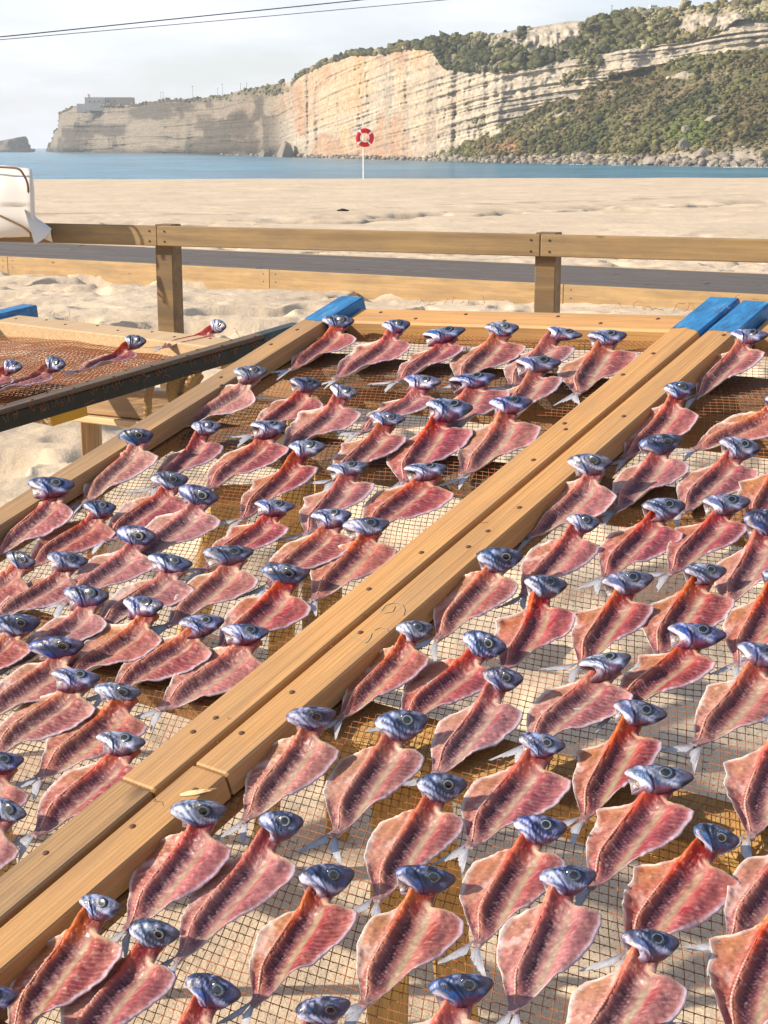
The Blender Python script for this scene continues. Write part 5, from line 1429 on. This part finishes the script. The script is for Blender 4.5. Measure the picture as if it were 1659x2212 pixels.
ORD = ['first', 'second', 'third', 'fourth', 'fifth', 'sixth', 'seventh', 'eighth', 'ninth', 'tenth', 'eleventh', 'twelfth', 'thirteenth', 'fourteenth', 'fifteenth']
def fish_at(M, P, H, k, label, group, zbase=NET_Z, pitch=0.0, snout=None, wide=1.1):
    P, H = np.array(P, float), np.array(H, float)
    d = H - P; L = float(np.hypot(*d)); d /= L
    tw_ = math.radians(5.0); d = np.array([d[0] * math.cos(tw_) - d[1] * math.sin(tw_), d[0] * math.sin(tw_) + d[1] * math.cos(tw_)])
    H = P + d * L
    L2 = min(max(L, 0.165 if wide > 1.2 else 0.155), 0.222)
    P = H - d * L2 if L < L2 else (P + H) / 2 - d * L2 / 2
    m = Matrix.Identity(4)
    wd = (0.25 * L2 + 0.75 * 0.18) * wide * rng.uniform(0.96, 1.10)
    hz = 0.4 * L2 + 0.6 * 0.18
    cp, sp = math.cos(pitch), math.sin(pitch)
    ya, xa_, za = (d[0] * cp, d[1] * cp, sp), (d[1], -d[0], 0), (-d[0] * sp, -d[1] * sp, cp)
    for i in range(3):
        m[i][0] = xa_[i] * wd; m[i][1] = ya[i] * L2; m[i][2] = za[i] * hz
    m[0][3], m[1][3], m[2][3] = P[0], P[1], zbase
    roll = Matrix.Rotation(math.radians(rng.uniform(-4, 4)), 4, 'Y') @ Matrix.Rotation(math.radians(rng.uniform(-0.5, 2.5)), 4, 'X')
    root = link('dried_fish', None)
    root.matrix_basis = M @ m @ roll
    vb, vs, vh, ve, vt_, ho = VARIANTS[k % len(VARIANTS)]
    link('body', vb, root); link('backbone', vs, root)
    h = link('head', vh, root); link('eye', ve, h)
    if snout is not None:                            # turn the head so that the snout points that way on the rack
        turn_ = snout - math.atan2(-d[0], d[1]) + math.radians(rng.uniform(-16, 16))
        S_ = Matrix.Diagonal((wd, L2, hz, 1)); hs_ = rng.uniform(0.86, 1.14)
        tilt_ = Matrix.Rotation(math.radians(rng.uniform(-24, 16)), 4, 'X') @ Matrix.Rotation(math.radians(rng.uniform(-9, 7)), 4, 'Y') @ Matrix.Diagonal((hs_, hs_ * rng.uniform(0.94, 1.06), hs_ * rng.uniform(0.92, 1.1), 1))
        h.matrix_basis = Matrix.Translation(ho) @ S_.inverted() @ Matrix.Rotation(turn_, 4, 'Z') @ tilt_ @ S_ @ Matrix.Translation(-Vector(ho))
    link('tail_fin', vt_, root)
    tag(root, label, 'fish', group)
    return root

def place(fish, M, rack_word, group, edge):
    rows = []
    for (hx_, hy_, px, py) in fish:
        a = to_rack(hx_, hy_, 0.006); b = to_rack(px, py, 0.031); pitch = 0.02
        if a[0] < edge + 0.045:                      # its head rests on the beam at the left
            a = to_rack(hx_, hy_, -0.014); pitch = 0.17
        P, H = [float(b[0]), float(b[1])], [float(a[0]), float(a[1])]
        push = max(0.0, edge + 0.040 - (0.4 * P[0] + 0.6 * H[0]))   # keep the flaps clear of the timber
        P[0] += push; H[0] += push * 0.6
        e_ = to_rack(hx_ + 30, hy_ - 3.0, 0.014); f_ = to_rack(hx_, hy_, 0.014)
        rows.append((tuple(P), tuple(H), pitch, math.atan2(float(e_[1] - f_[1]), float(e_[0] - f_[0]))))
    key = [r[1][1] - 0.30 * (r[1][0] + 1.6) for r in rows]
    order = sorted(range(len(rows)), key=lambda i: -key[i])
    lines, cur = [], [order[0]]
    for i in order[1:]:
        if key[cur[0]] - key[i] > 0.115:
            lines.append(cur); cur = [i]
        else:
            cur.append(i)
    lines.append(cur)
    for r, ln in enumerate(lines):
        ln.sort(key=lambda i: rows[i][1][0])
        for c, i in enumerate(ln):
            lab = f'split dried fish, {rack_word} rack, {ORD[r]} row from the far end, {ORD[c]} from left'
            fish_at(M, rows[i][0], rows[i][1], (i * 4 + r * 3) % 11, lab, group, pitch=rows[i][2], snout=rows[i][3], wide=1.27 if rack_word == 'middle' else 1.08)
place(FISH_MIDDLE, RACK_M, 'middle', 'split fish drying on the middle rack', -2.018)
place(FISH_RIGHT, RACK_M, 'right', 'split fish drying on the right rack', -1.180)
left_fish = [((472, 718), (350, 758), 'split fish nearest the far bar of the left rack'), ((298, 758), (168, 812), 'second split fish from the far end along the dark left beam'),
             ((127, 804), (-40, 862), 'split fish nearest the camera along the dark left beam'), ((40, 812), (-120, 868), 'split fish at the left edge of the photo on the left rack')]
for k, (h, p, lab) in enumerate(left_fish):
    a = to_left(h[0], h[1] + 6, 0.018); b = to_left(p[0], p[1], 0.028)
    fish_at(LEFT_M, (float(b[0]), float(b[1])), (float(a[0]), float(a[1])), k * 2 + 1, lab, 'split fish on the left rack', zbase=-0.022)

# dried scrap of fish skin lying on the right rack's beam
p = to_rack(428, 1712)
v, f = ico_sphere(2)
v = v * (1 + 0.5 * fbm(v[:, 0] * 2, v[:, 1] * 2, v[:, 2] * 2, 2))[:, None] * np.array([0.0035, 0.018, 0.0012])
o = link('fish_scrap', mesh_data('fish_scrap', v, f, M_BONE, True, np.broadcast_to(srgb(226, 190, 140), v.shape) * np.ones_like(v)))
o.matrix_basis = RACK_M @ Matrix.Translation((float(p[0]), float(p[1]), 0.0012)) @ Matrix.Rotation(-0.9, 4, 'Z')
tag(o, 'pale scrap of dried fish skin on the edge of the front beam', 'scrap')
